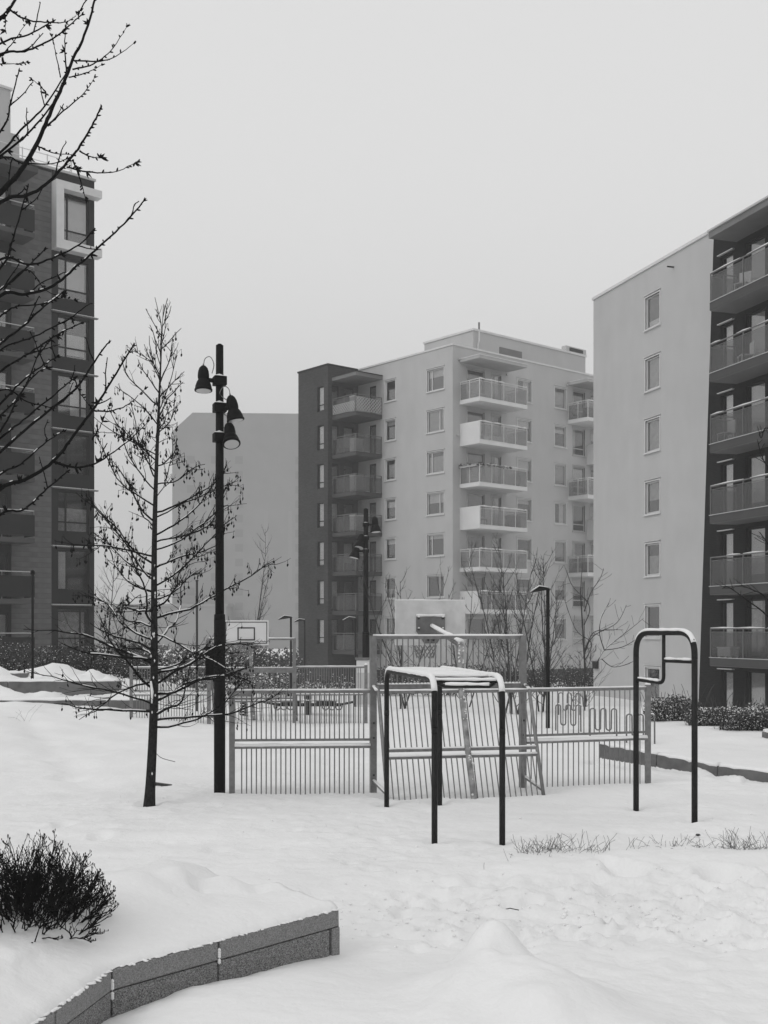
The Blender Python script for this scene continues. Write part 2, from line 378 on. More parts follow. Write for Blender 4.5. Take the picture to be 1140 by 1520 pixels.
# ------------------------------------------------------------------ facades
class Face:
    def __init__(s, o, sx_, ox): s.o = Vector(o); s.sx = Vector(sx_); s.ox = Vector(ox)
    def p(s, a, z, d): return s.o + s.sx * a + s.ox * d + Vector((0, 0, z))
def fbox(mb, F, s0, s1, z0, z1, d0, d1):
    vs = [F.p(a, z, d) for z in (z0, z1) for d in (d0, d1) for a in (s0, s1)]
    mb.add(vs, [(0, 2, 3, 1), (4, 5, 7, 6), (0, 1, 5, 4), (2, 6, 7, 3), (0, 4, 6, 2), (1, 3, 7, 5)])
def holes_wall(F, s0, s1, z0, z1, holes, depth=.22):
    mb = MB()
    ss = sorted({s0, s1, *[a for hh in holes for a in hh[:2]]}); zz = sorted({z0, z1, *[a for hh in holes for a in hh[2:]]})
    ss = [a for a in ss if s0 <= a <= s1]; zz = [a for a in zz if z0 <= a <= z1]
    for a, b in zip(ss[:-1], ss[1:]):
        run = None
        for c, d in zip(zz[:-1], zz[1:]):
            m_, k_ = (a + b) / 2, (c + d) / 2
            if any(q[0] < m_ < q[1] and q[2] < k_ < q[3] for q in holes): continue
            mb.quad(F.p(a, c, 0), F.p(b, c, 0), F.p(b, d, 0), F.p(a, d, 0))
    for (a, b, c, d) in holes:
        D = -depth
        mb.quad(F.p(a, c, 0), F.p(a, c, D), F.p(a, d, D), F.p(a, d, 0)); mb.quad(F.p(b, c, 0), F.p(b, c, D), F.p(b, d, D), F.p(b, d, 0))
        mb.quad(F.p(a, c, 0), F.p(b, c, 0), F.p(b, c, D), F.p(a, c, D)); mb.quad(F.p(a, d, 0), F.p(b, d, 0), F.p(b, d, D), F.p(a, d, D))
    return mb
_wc = {}
def window(parent, F, s, z, w, hh, frame, style='plain', blind=None, inset=.07, trim=True, seed=0, name='window'):
    """frame mesh set in its opening at (s, z) lower left; sub-parts: pane, blind, sill. blind = (from top fraction, material)"""
    key = (tuple(F.sx), tuple(F.ox), w, hh, frame, style, inset, trim)
    if key not in _wc:
        G = Face((0, 0, 0), F.sx, F.ox); t = .07; mb = MB()
        fbox(mb, G, 0, w, 0, t, -inset - .06, -inset); fbox(mb, G, 0, w, hh - t, hh, -inset - .06, -inset)
        fbox(mb, G, 0, t, t, hh - t, -inset - .06, -inset); fbox(mb, G, w - t, w, t, hh - t, -inset - .06, -inset)
        ex = inset + .002
        if style in ('left', 'bay'): fbox(mb, G, w * .26, w * .26 + .07, t, hh - t, -ex - .058, -ex)
        if style in ('right', 'bay2'): fbox(mb, G, w * .72, w * .72 + .07, t, hh - t, -ex - .058, -ex)
        if style in ('bay', 'bay2', 'tall'): fbox(mb, G, t, w - t, hh * .24, hh * .24 + .07, -ex - .056, -ex - .002)
        if trim:   # surround standing proud of the wall
            fbox(mb, G, -.06, 0, -.05, hh + .05, -inset, .03); fbox(mb, G, w, w + .06, -.05, hh + .05, -inset, .03)
            fbox(mb, G, 0, w, hh, hh + .05, -inset, .03); fbox(mb, G, 0, w, -.05, 0, -inset, .03)
        fm = mb.mesh(name, M[frame])
        pm = MB(); fbox(pm, G, t, w - t, t, hh - t, -inset - .045, -inset - .03)
        pmesh = pm.mesh('pane', M['glass'])
        sm = MB(); fbox(sm, G, -.1, w + .1, -.09, -.055, -inset, .09); smesh = sm.mesh('sill', M[frame])
        hm = MB(); fbox(hm, G, -.1, w + .1, hh + .10, hh + .125, 0.003, .08); hmesh = hm.mesh('drip_cap', M[frame])
        _wc[key] = (fm, pmesh, smesh, hmesh)
    fm, pmesh, smesh, hmesh = _wc[key]
    o = inst(fm, name, parent, F.p(s, z, 0)); inst(pmesh, 'pane', o)
    if trim:
        inst(smesh, 'sill', o); inst(hmesh, 'drip_cap', o)
    if blind:
        G = Face((0, 0, 0), F.sx, F.ox); b = MB(); a0, a1, b0, b1, mt = blind
        fbox(b, G, w * a0, w * a1, hh * b0, hh * b1, -inset - .14, -inset - .12)
        b.build('curtain', M[mt], o)
    return o
def rblind(r):
    k = r.random()
    if k < .25: return (.04, .96, .5 + .3 * r.random(), .97, 'blind')
    if k < .45: return (.04, .96, .05, .5 * r.random() + .3, 'curtain')
    if k < .6: return (.04, .35, .05, .97, 'curtain')
    if k < .75: return (.55, .96, .05, .97, 'blind')
    if k < .9: return (.04, .96, .05, .97, 'curtain')
    return None

def balcony(parent, F, s0, s1, w, z, slab_m, rail_m, glass_m, post_n=4, rail_h=1.15, solid_end=None, thick=.28, side=True, solid_m='slab_white'):
    """slab mesh (part) with sub-parts railing posts, handrail, glass panels; F outward = d"""
    b = MB(); fbox(b, F, s0, s1, z - thick, z, 0.01, w); o = b.build('balcony', M[slab_m], parent)
    r = MB(); t = .03
    P = [F.p(s0 + .03, z + rail_h, .02), F.p(s0 + .03, z + rail_h, w - .03), F.p(s1 - .03, z + rail_h, w - .03), F.p(s1 - .03, z + rail_h, .02)]
    if solid_end: P = P[1:]
    r.tube(P, .028, 6)
    Q = [p - Vector((0, 0, .14)) for p in P]; r.tube(Q, .016, 4)
    r.build('handrail', M[rail_m], o)
    sw = MB(); rs_ = random.Random(int(z * 10 + s0 * 7)); k_ = 0
    A_, B_ = P[-3 if not solid_end else 0] , P[-2]
    while k_ < 40:
        run = rs_.randint(3, 11); f0_, f1_ = k_ / 40, min(1, (k_ + run) / 40)
        if rs_.random() < .8: sw.tube([A_.lerp(B_, f0_) + Vector((0, 0, .035)), A_.lerp(B_, (f0_ + f1_) / 2) + Vector((0, 0, .045)), A_.lerp(B_, f1_) + Vector((0, 0, .035))], [.02, .034, .02], 5, rh=[.012, .03, .012])
        k_ += run + rs_.randint(0, 2)
    sw.build('snow', M['snowcap'], o, smooth=True, kind='stuff')
    pm = MB(); pm.box(-.022, .022, -.022, .022, 0, rail_h); pme = pm.mesh('railing_post', M[rail_m])
    n = post_n
    for i in range(n + 1):
        inst(pme, 'railing_post', o, F.p(s0 + .03 + (s1 - s0 - .06) * i / n, z, w - .03))
    if side and not solid_end:
        inst(pme, 'railing_post', o, F.p(s0 + .03, z, .05 + (w - .1) * .5)); inst(pme, 'railing_post', o, F.p(s0 + .03, z, .06))
    inst(pme, 'railing_post', o, F.p(s1 - .03, z, w * .5))
    for i in range(n):
        gm = MB(); a = s0 + .03 + (s1 - s0 - .06) * i / n; c = s0 + .03 + (s1 - s0 - .06) * (i + 1) / n
        fbox(gm, F, a + .03, c - .03, z + .04, z + rail_h - .17, w - .035, w - .025); gm.build('glass_panel', M[glass_m], o)
    ends = [(s1 - .035, s1 - .025)]
    if not solid_end: ends.append((s0 + .025, s0 + .035))
    for (a, c) in ends:
        gm = MB(); fbox(gm, F, a, c, z + .04, z + rail_h - .17, .06, w - .08); gm.build('glass_panel', M[glass_m], o)
    if solid_end:
        sm = MB(); fbox(sm, F, s0, s0 + .08, z + .002, z + rail_h + .02, .012, w); sm.build('solid_panel', M[solid_m], o)
    return o

# ================================================================== middle building
mb_loc = (4.74, 79.0, 0); mb_rz = math.atan2(.65, .76)
BM = thing('apartment_building', 'pale rendered apartment block with a dark brick corner tower and stacked balconies, in the centre', 'building', mb_loc, mb_rz)
FR = Face((0, 0, 0), (1, 0, 0), (0, -1, 0))      # right-hand face, s = x
FL = Face((0, 0, 0), (0, 1, 0), (-1, 0, 0))      # left-hand face, s = y
B0 = -2.4; TOP = 21.85
levels = [18.1 - 2.9 * i for i in range(7)]
hr = []; hl = []
for i, z in enumerate(levels):
    hr += [(1.4, 3.1, z + .75, z + 2.35), (3.85, 4.8, z + .06, z + 2.3), (6.5, 8.0, z + .8, z + 2.35), (10.6, 11.9, z + .8, z + 2.35), (12.7, 14.1, z + .35, z + 2.35), (14.8, 16.2, z + .8, z + 2.35), (19, 20.5, z + .8, z + 2.35)]
    hl += [(.87, 2.6, z + .9, z + 2.4), (6.0, 7.15, z + .9, z + 2.4), (8.2, 9.0, z + .06, z + 2.3)]
holes_wall(FR, 0, 24, B0, TOP, hr).build('wall', M['stucco_mid'], BM)
holes_wall(FL, 0, 10.3, B0, TOP, hl).build('wall', M['stucco_mid'], BM)
# inner core keeps rooms dark behind the panes; far sides close the block
c = MB(); c.box(.55, 23.7, .55, 16, B0, TOP - .3); c.build('core', M['room'], BM)
c = MB(); c.box(23.72, 24, .002, 16.3, B0, TOP - .003); c.box(.3, 23.7, 16.02, 16.3, B0, TOP - .003); c.box(0.002, .28, 14.05, 16, B0, TOP - .003); c.build('rear_wall', M['stucco_mid'], BM)
c = MB(); c.box(-.06, 24.06, -.06, .3, TOP, TOP + .12); c.box(-.06, .3, .3, 10.3, TOP, TOP + .12); c.box(.3, 24, .3, 16.2, TOP - .1, TOP + .06); c.build('roof', M['white_paint'], BM)
rr = random.Random(5)
for i, z in enumerate(levels):
    window(BM, FR, 1.4, z + .75, 1.7, 1.6, 'frame_gray', 'plain', (.03, .97, .05, .05 + .6 * rr.random(), 'blind') if i % 3 else None)
    window(BM, FR, 3.85, z + .06, .95, 2.24, 'frame_gray', 'plain', rblind(rr), name='balcony_door')
    window(BM, FR, 6.5, z + .8, 1.5, 1.55, 'white_paint', 'plain', rblind(rr))
    window(BM, FR, 10.6, z + .8, 1.3, 1.55, 'white_paint', 'plain', rblind(rr))
    window(BM, FR, 12.7, z + .35, 1.4, 2.0, 'frame_gray', 'tall', rblind(rr))
    window(BM, FR, 14.8, z + .8, 1.4, 1.55, 'frame_gray', 'plain', rblind(rr))
    window(BM, FR, 19, z + .8, 1.5, 1.55, 'white_paint', 'plain', rblind(rr))
    window(BM, FL, .87, z + .9, 1.73, 1.5, 'white_paint', ['right', 'left', 'right', 'left', 'right', 'left', 'right'][i], rblind(rr))
    window(BM, FL, 6.0, z + .9, 1.15, 1.5, 'white_paint', 'plain', rblind(rr))
    window(BM, FL, 8.2, z + .06, .8, 2.24, 'frame_dark', 'plain', (.1, .9, .05, .95, 'curtain'), trim=False, name='balcony_door')
    if i < 6:
        balcony(BM, FR, .65, 5.45, 1.95, z, 'slab_white', 'white_paint', 'rail_glass_lt', 4, 1.25, solid_end=(i % 2 == 1))
        if i % 2 == 0: balcony(BM, FR, 12.1, 16.9, 1.95, z, 'slab_white', 'white_paint', 'rail_glass_lt', 4, 1.25)
        else: balcony(BM, FR, 14.3, 19.1, 1.95, z, 'slab_white', 'white_paint', 'rail_glass_lt', 4, 1.25, solid_end=True)
for (a, c_) in ((.65, 5.45), (12.1, 16.9)):
    b = MB(); fbox(b, FR, a, c_, 20.75, 20.95, .01, 1.95); b.build('canopy', M['slab'], BM)
    b = MB(); fbox(b, FR, a - .03, c_ + .03, 20.952, 21.0, .01, 1.99); b.build('canopy_edge', M['white_paint'], BM)
# plinth band near the ground
b = MB(); fbox(b, FR, -.05, 24, B0, -.75, .012, .05); fbox(b, FL, .002, 10.2, B0, -.75, .012, .05); b.build('plinth', M['slab_dark'], BM)
# dark tower
FT = Face((-2.9, 10.3, 0), (0, 1, 0), (-1, 0, 0)); FT2 = Face((-2.9, 10.3, 0), (1, 0, 0), (0, -1, 0))
ht = [(.5, 1.35, z + .45, z + 2.3) for z in levels]
ht2 = [q for z in levels for q in ((.35, 1.05, z + .06, z + 2.3), (1.5, 2.5, z + .06, z + 2.3))]
holes_wall(FT, 0, 3.7, B0, TOP, ht).build('tower_wall', M['brick_tower'], BM)
holes_wall(FT2, 0, 2.895, B0, TOP, ht2).build('tower_wall', M['brick_tower'], BM)
c = MB(); c.box(-2.3, .5, 10.85, 13.9, B0, TOP - .3); c.build('tower_core', M['room'], BM)
c = MB(); c.box(-2.895, 0, 13.95, 14.0, B0, TOP - .01); c.build('tower_wall', M['brick_tower'], BM)
c = MB(); c.box(-2.96, .3, 10.24, 14.06, TOP + .002, TOP + .12); c.build('tower_roof', M['dark_panel'], BM)
for i, z in enumerate(levels):
    window(BM, FT, .5, z + .45, .85, 1.85, 'frame_dark', 'tall', (.03, .97, .08, .97, 'blind'), trim=False, inset=.12)  # full pale blind stands in for sky reflected in the pane
    window(BM, FT2, .35, z + .06, .7, 2.24, 'frame_dark', 'plain', (.08, .92, .05, .95, 'curtain') if i % 2 else None, trim=False)
    window(BM, FT2, 1.5, z + .06, 1.0, 2.24, 'frame_dark', 'plain', (.08, .92, .3, .95, 'blind') if i % 3 == 1 else None, trim=False, name='balcony_door')
FN = Face((0, 0, 0), (0, 1, 0), (-1, 0, 0))
for i, z in enumerate(levels[:7]):
    # balcony in the notch: its faces look to -x (left) and -y (right)
    b = MB(); b.box(-2.52, -.01, 7.5, 10.28, z - .3, z); o = b.build('balcony', M['slab_dark'], BM)
    r = MB(); P = [(-2.49, 10.26, z + 1.25), (-2.49, 7.53, z + 1.25), (-.03, 7.53, z + 1.25)]
    r.tube(P, .028, 6); r.tube([(a, b_, c_ - .14) for a, b_, c_ in P], .016, 4); r.build('handrail', M['plate'], o)
    pm = MB(); pm.box(-.022, .022, -.022, .022, 0, 1.25); pme = pm.mesh('railing_post', M['plate'])
    for q in ((-2.49, 10.2), (-2.49, 8.9), (-2.49, 7.53), (-1.65, 7.53), (-.85, 7.53), (-.04, 7.53)): inst(pme, 'railing_post', o, (q[0], q[1], z))
    for q in ((-2.495, -2.485, 8.93, 10.17), (-2.495, -2.485, 7.58, 8.87), (-2.46, -1.68, 7.525, 7.535), (-1.62, -.88, 7.525, 7.535), (-.82, -.07, 7.525, 7.535)):
        gm = MB(); gm.box(*q, z + .04, z + 1.08); gm.build('glass_panel', M['rail_glass'], o)
b = MB(); b.box(-2.55, -.01, 7.45, 10.28, 20.7, 20.95); b.build('canopy', M['soffit'], BM)
b = MB(); b.box(-2.58, -.01, 7.42, 10.28, 20.952, 21.02); b.build('canopy_edge', M['dark_panel'], BM)
# penthouse
b = MB(); b.box(3.5, 16, 1.5, 6.7, TOP + .08, 23.75); b.build('penthouse', M['stucco_mid'], BM)
b = MB(); b.box(3.42, 16.08, 1.42, 6.78, 23.752, 23.9); b.build('penthouse_roof', M['white_paint'], BM)
b = MB(); b.tube([(3.9, 1.3, 23.7), (3.9, 1.3, 23.0), (3.9, 1.42, 22.8), (3.9, 1.42, 22.0)], .05, 6); b.build('downpipe', M['white_paint'], BM)
b = MB(); b.box(6.2, 8.6, 1.46, 1.495, 22.2, 23.0); b.build('vent_grille', M['soffit'], BM)
b = MB(); b.box(13.6, 16.02, 1.44, 1.9, 23.9, 24.3); b.build('roof_upstand', M['frame_gray'], BM)
b = MB(); b.box(14.0, 15.6, 1.40, 1.438, 23.95, 24.2); b.build('grille', M['room'], BM)
b = MB(); b.tube([(5.6, 3, 23.9), (5.6, 3, 25.0)], .07, 8); b.build('flue', M['plate'], BM)
for (s, z) in ((.5, 20.9), (.35, 15.6), (11.9, 20.7), (5.3, 20.5)):
    b = MB(); fbox(b, FR, s, s + .14, z, z + .12, .005, .12); b.build('wall_lamp', M['frame_gray'], BM)

# things on the balconies
def on_mid(x, y, z):
    m_ = Matrix.Translation(mb_loc) @ Matrix.Rotation(mb_rz, 4, 'Z'); return m_ @ Vector((x, y, z))
def garden_chair(label, p, rz, m='frame_dark', s=1.0):
    t = thing('balcony_chair', label, 'chair', p, rz)
    b = MB(); b.box(-.26 * s, .26 * s, -.25 * s, .25 * s, .4 * s, .45 * s); b.build('seat', M[m], t)
    b = MB(); b.box(-.26 * s, .26 * s, .25 * s, .29 * s, .45 * s, .98 * s); b.build('backrest', M[m], t)
    l = MB(); l.box(-.02, .02, -.02, .02, 0, .4 * s); lm = l.mesh('leg', M[m])
    for q in ((-.23, -.22), (.23, -.22), (-.23, .22), (.23, .22)): inst(lm, 'leg', t, (q[0] * s, q[1] * s, 0))
garden_chair('dark chair at the left on the fourth-up glass-sided balcony of the pale block', on_mid(1.6, -1.0, levels[5]), mb_rz)
garden_chair('dark chair standing right of another on a low balcony of the pale block', on_mid(2.8, -1.1, levels[5]), mb_rz)
garden_chair('dark chair behind the open glass of the balcony halfway up the pale block', on_mid(1.7, -1.2, levels[3]), mb_rz + .4)
def screen_item(name, label, cat, p, rz, w, d, hh, m):
    t = thing(name, label, cat, p, rz); b = MB(); b.box(-w / 2, w / 2, -d / 2, d / 2, .06, hh); b.build('body', M[m], t)
    b = MB(); b.box(-w / 2 - .02, w / 2 + .02, -d / 2 - .02, d / 2 + .02, hh + .002, hh + .05); b.build('lid', M[m], t)
    f = MB(); f.box(-.03, .03, -.03, .03, 0, .058); fm = f.mesh('foot', M[m])
    for q in ((-1, -1), (1, -1), (-1, 1), (1, 1)): inst(fm, 'foot', t, (q[0] * (w / 2 - .05), q[1] * (d / 2 - .05), 0))
    return t
for i, lb in ((0, 'white cabinet behind the lattice on the top balcony of the dark tower'), (1, 'white cabinet on the second balcony from the top of the dark tower'), (2, 'pale cabinet on the third balcony from the top of the dark tower'),
              (3, 'tall white cabinet on the fourth balcony from the top of the dark tower')):
    screen_item('storage_cabinet', lb, 'cabinet', on_mid(-1.95, 8.1, levels[i]), mb_rz, .9, .5, 1.15 if i != 1 else .95, 'white_paint' if i != 2 else 'frame_gray')
screen_item('storage_box', 'dark box on the right end of the fourth balcony of the pale block', 'box', on_mid(4.3, -1.3, levels[3]), mb_rz, .5, .4, .8, 'frame_dark')
screen_item('storage_box', 'second dark box beside another at the end of a balcony of the pale block', 'box', on_mid(5.0, -1.3, levels[3]), mb_rz, .45, .4, .82, 'frame_dark')
screen_item('storage_box', 'low pale chest on the second balcony of the pale block', 'box', on_mid(2.9, -1.2, levels[1]), mb_rz, 1.6, .5, .42, 'blind')
screen_item('storage_box', 'dark chest on the top balcony beside the right-hand building', 'box', on_mid(13.6, -1.2, levels[0]), mb_rz, 1.7, .5, .8, 'frame_dark')
screen_item('storage_box', 'dark chest on the lower glass balcony beside the right-hand building', 'box', on_mid(13.4, -1.2, levels[4]), mb_rz, 1.6, .5, .75, 'frame_dark')
# lattice on two balconies
def lattice(label, p0, ax, w, z0, z1, m='white_paint', st=.26):
    t = thing('lattice_screen', label, 'lattice', on_mid(p0[0], p0[1], z0), mb_rz); b = MB()
    dx, dy = ax; hh = z1 - z0; n = int((w + hh) / st)
    for k in range(n + 1):
        for sg in (1, -1):
            s = k * st - (hh if sg == 1 else 0); a = s; a2 = s + hh * sg; za, zb = 0, hh
            if sg == -1: a = k * st; a2 = a - hh
            # clip to [0,w]
            pts = []
            for f in (0, 1): pts.append((a + (a2 - a) * f, hh * f))
            (xa, ya), (xb, yb) = pts
            def clipx(xa, ya, xb, yb, X0):
                f = (X0 - xa) / (xb - xa); return X0, ya + (yb - ya) * f
            if xa > xb: xa, ya, xb, yb = xb, yb, xa, ya
            if xb <= 0 or xa >= w: continue
            if xa < 0: xa, ya = clipx(xa, ya, xb, yb, 0)
            if xb > w: xb, yb = clipx(xa, ya, xb, yb, w)
            b.tube([(xa * dx, xa * dy, ya), (xb * dx, xb * dy, yb)], .02, 4)
    b.build('slats', M[m], t, kind='stuff')
lattice('white diamond lattice on the left side of the dark tower\'s top balcony', (-2.56, 7.55), (0, 1), 2.6, levels[0] + .05, levels[0] + .75)
lattice('white diamond lattice on the right side of the dark tower\'s top balcony', (-2.5, 7.47), (1, 0), 2.4, levels[0] + .05, levels[0] + 1.05)
lattice('grey diamond lattice on the planted third balcony of the pale block', (3.0, -1.88), (1, 0), 1.5, levels[2] + .05, levels[2] + 1.1, 'frame_gray', .22)
def leaf_mesh(n, fn, size, r, tri=False):
    b = MB()
    for _ in range(n):
        p = Vector(fn(r)); a = Vector((r.gauss(0, 1), r.gauss(0, 1), r.gauss(0, 1))).normalized(); c_ = a.orthogonal().normalized()
        s = size * r.uniform(.6, 1.4); q = a * s; w = c_ * s * .55
        b.quad(p - q, p - w * .9 + q * .1, p + q, p + w)
    return b
r4 = random.Random(11)
t = thing('balcony_plants', 'dark trailing plants along the handrail of the third balcony of the pale block', 'plants', on_mid(.65, 0, levels[2] + 1.2), mb_rz)
leaf_mesh(260, lambda r: (lambda k: (r.gauss(0, .08), -k * 1.95, r.gauss(0, .09)) if r.random() < .55 else (r.random() ** 1.5 * 3.4, -1.95 + r.gauss(0, .05), r.gauss(.02, .06)))(r.random()), .09, r4).build('foliage', M['leaf'], t, kind='stuff')
b = MB(); b.box(-.12, .12, -1.9, -.1, -.12, -.02); b.build('planter_box', M['slab'], t)
t = thing('potted_plant', 'small dark conifer in a pot at the end of the third balcony', 'plant', on_mid(5.0, -1.5, levels[2]), mb_rz)
leaf_mesh(160, lambda r: (lambda q: (r.gauss(0, .24) * (1 - q), r.gauss(0, .24) * (1 - q), .25 + q * .95))(r.random()), .08, r4).build('foliage', M['leaf'], t, kind='stuff')
b = MB(); b.lathe([(.12, 0), (.17, .28)], 10); b.build('pot', M['slab_dark'], t)

# ================================================================== right building
rb_loc = (10.9, 59.6, 0); rb_rz = math.atan2(-.953, .303)
BR = thing('apartment_building', 'near apartment block at the right with pale gable wall and dark brick balcony front', 'building', rb_loc, rb_rz)
FF = Face((0, 0, 0), (1, 0, 0), (0, -1, 0)); RT = 19.35; RB = -2.2
rl = [18.0 - 2.93 * i for i in range(7)]
hw = [(5.2, 6.5, z - 1.5, z) for z in rl]
LW = holes_wall(FF, 0, 9.0, RB, RT, hw)
LW.quad(FF.p(9, RB, 0), FF.p(9.62, RB, 0), FF.p(10.85, RT, 0), FF.p(9, RT, 0)); LW.build('wall', M['stucco_right'], BR)
hd = []
for z in rl:
    zf = z - 2.3
    hd += [(11.35, 12.25, zf + .02, z + .05), (13.1, 14.4, zf + .02, z + .1), (15.0, 16.6, zf + .7, z + .05)]
DW = holes_wall(FF, 10.9, 26, RB, RT, hd, .3)
DW.quad(FF.p(9.62, RB, 0), FF.p(10.9, RB, 0), FF.p(10.9, RT, 0), FF.p(10.85, RT, 0)); DW.build('brick_wall', M['brick_dark'], BR)
c = MB(); c.box(.3, 25.7, .6, 12, RB, RT - .3); c.build('core', M['room'], BR)
c = MB(); c.box(0.003, .28, .003, 12.3, RB, RT - .003); c.box(.3, 26, 12.02, 12.3, RB, RT - .003); c.box(25.72, 25.997, .003, 12, RB, RT - .003); c.build('rear_wall', M['stucco_right'], BR)
c = MB(); c.box(-.06, 10.86, -.07, .3, RT, RT + .13); c.box(-.06, .3, .302, 12.3, RT, RT + .13); c.build('parapet_cap', M['white_paint'], BR)
c = MB(); c.box(10.88, 26.05, -.07, .3, RT + .002, RT + .14); c.build('parapet_cap', M['dark_panel'], BR)
c = MB(); c.box(.3, 25.9, .31, 12.2, RT - .2, RT + .05); c.build('roof', M['snowcap'], BR)
c = MB(); fbox(c, FF, 12.5, 26, 18.35, 18.6, .01, 1.35); c.build('canopy', M['soffit'], BR)
c = MB(); fbox(c, FF, 12.48, 26, 18.602, 18.68, .01, 1.42); c.build('canopy_edge', M['frame_gray'], BR)
c = MB(); c.tube([FF.p(9.6 - 1.9, 18.75, .01), FF.p(7.7, 18.75, .35)], .035, 6); c.build('wall_bracket', M['frame_dark'], BR)
r5 = random.Random(8)
bl = {0: (.05, .97, .05, .25, 'blind'), 1: None, 2: None, 3: (.04, .96, .42, .97, 'curtain'), 4: (.04, .96, .05, .62, 'curtain'), 5: None, 6: None}
for i, z in enumerate(rl):
    window(BR, FF, 5.2, z - 1.5, 1.3, 1.5, 'white_paint', 'plain', bl[i] if bl[i] else (.04, .96, .04, .97, 'curtain') if i < 3 else None)
    zf = z - 2.3
    window(BR, FF, 11.35, zf + .02, .9, 2.33, 'frame_dark', 'plain', (.1, .9, .12, .97, 'blind'), trim=False, name='balcony_door', inset=.12)
    window(BR, FF, 13.1, zf + .02, 1.3, 2.38, 'frame_dark', 'plain', (.06, .9, .2, .97, 'blind') if i != 5 else (.06, .6, .1, .97, 'curtain'), trim=False, name='balcony_door', inset=.12)
    window(BR, FF, 15.0, zf + .7, 1.6, 1.65, 'frame_dark', 'plain', rblind(r5), trim=False, inset=.12)
    b = MB(); fbox(b, FF, 11.25, 12.35, z + .11, z + .15, .003, .12); b.build('drip_cap', M['frame_gray'], BR)
    if i < 6:
        o = balcony(BR, FF, 12.5, 21.5, 1.3, zf, 'slab_dark', 'plate', 'rail_glass', 4, 1.2, thick=.32)
        b = MB(); fbox(b, FF, 12.48, 21.52, zf + .002, zf + .03, 1.28, 1.33); b.build('edge_profile', M['frame_gray'], o)
        b = MB(); fbox(b, FF, 12.52, 21.48, zf - .34, zf - .322, .02, 1.28); b.build('soffit', M['soffit'], o)
def on_right(x, y, z): return Matrix.Translation(rb_loc) @ Matrix.Rotation(rb_rz, 4, 'Z') @ Vector((x, y, z))
screen_item('storage_box', 'pale crate behind the glass on the lowest balcony of the dark brick front', 'box', on_right(13.2, -.9, rl[5] - 2.3), rb_rz, .9, .4, .4, 'blind')
garden_chair('pale chair on the top balcony of the dark brick front', on_right(13.9, -.7, rl[0] - 2.3), rb_rz + .5, 'blind')
garden_chair('pale chair on the second balcony from the top of the dark brick front', on_right(14.1, -.7, rl[1] - 2.3), rb_rz - .3, 'blind')
garden_chair('low pale chair beyond the far end of the third brick-front balcony', on_right(12.9, -.8, rl[2] - 2.3), rb_rz, 'frame_gray')
t = thing('meter_box', 'small dark box fixed to the far corner of the pale gable wall', 'box', on_right(.35, 0, .2), rb_rz)
b = MB(); b.box(-.22, .22, -.14, -.003, 0, .36); b.build('body', M['frame_dark'], t)
b = MB(); b.box(-.24, .24, -.17, -.003, .362, .4); b.build('lid', M['plate'], t)

# ================================================================== left building
lb_loc = (-14.67, 58.0, 0); lb_rz = math.atan2(.661, .75)
BL = thing('apartment_building', 'tall dark boarded apartment block at the left edge with a white framed top window', 'building', lb_loc, lb_rz)
FB = Face((0, 0, 0), (1, 0, 0), (0, -1, 0)); LT = 24.9; LB = -1.5
tops = [17.9 - 2.9 * i + 2.9 for i in range(7)]   # ledge heights below the white box
hb = [(-1.85, -.25, 21.55, 23.85)] + [(-1.95, -.25, z - 2.15, z - .1) for z in tops[0:7]]
holes_wall(FB, -2.3, 0, LB, LT, hb, .3).build('bay_wall', M['dark_panel'], BL)
hb2 = [(-5.6, -4.5, z, z + 2.25) for z in [21.05 - 2.9 * i for i in range(8)]] + [(-8.0, -6.4, z, z + 2.25) for z in [21.05 - 2.9 * i for i in range(8)]]
holes_wall(Face((0, .04, 0), (1, 0, 0), (0, -1, 0)), -12, -2.3, LB, LT, hb2, .25).build('wall', M['dark_panel'], BL)
c = MB(); c.box(-11.7, -.3, .6, 12, LB, LT - .3); c.build('core', M['room'], BL)
c = MB(); c.box(-.28, -.003, .003, 12.3, LB, LT - .003); c.box(-12, -.3, 12.02, 12.3, LB, LT - .003); c.box(-12, -11.72, .05, 12, LB, LT - .003); c.build('side_wall', M['dark_panel'], BL)
c = MB(); c.box(-12, .06, -.07, .3, LT + .002, LT + .12); c.box(-.3, .06, .302, 12, LT + .002, LT + .12); c.box(-11.9, -.3, .302, 12, LT - .2, LT + .05); c.build('roof', M['frame_gray'], BL)
# cladding boards: one part each
zb = LB; k = 0
bme = [None, None]
for j in range(2):
    q = MB(); fbox(q, Face((0, 0, 0), (1, 0, 0), (0, -1, 0)), -4.35, -2.31, .004, .245, -.03, .012 + .006 * j); bme[j] = q.mesh('cladding_board', M['board' if j == 0 else 'board2'])
while zb < LT - .3:
    inst(bme[k % 2], 'cladding_board', BL, (0, 0, zb)); zb += .25; k += 1
w0 = window(BL, FB, -1.85, 21.55, 1.6, 2.3, 'frame_dark', 'bay', (.35, .95, .28, .95, 'blind'), trim=False, inset=.15)
bst = [(.3, .9, .3, .95, 'blind'), (.3, .9, .1, .6, 'blind'), (.45, .95, .05, .95, 'blind'), None, (.03, .97, .05, .6, 'curtain'), (.05, .3, .05, .95, 'blind'), (.05, .9, .05, .9, 'curtain')]
for i, z in enumerate(tops):
    window(BL, FB, -1.95, z - 2.15, 1.7, 2.05, 'frame_dark', ['bay', 'bay', 'bay2', 'bay', 'bay', 'plain', 'bay2'][i], bst[i], trim=False, inset=.15)
    if i > 0:
        b = MB(); fbox(b, FB, -2.35, .12, z, z + .05, .004, .22); o = b.build('ledge', M['plate'], BL)
        b = MB(); fbox(b, FB, -2.33, .1, z + .052, z + .075, .02, .20); b.build('snow', M['snowcap'], o)
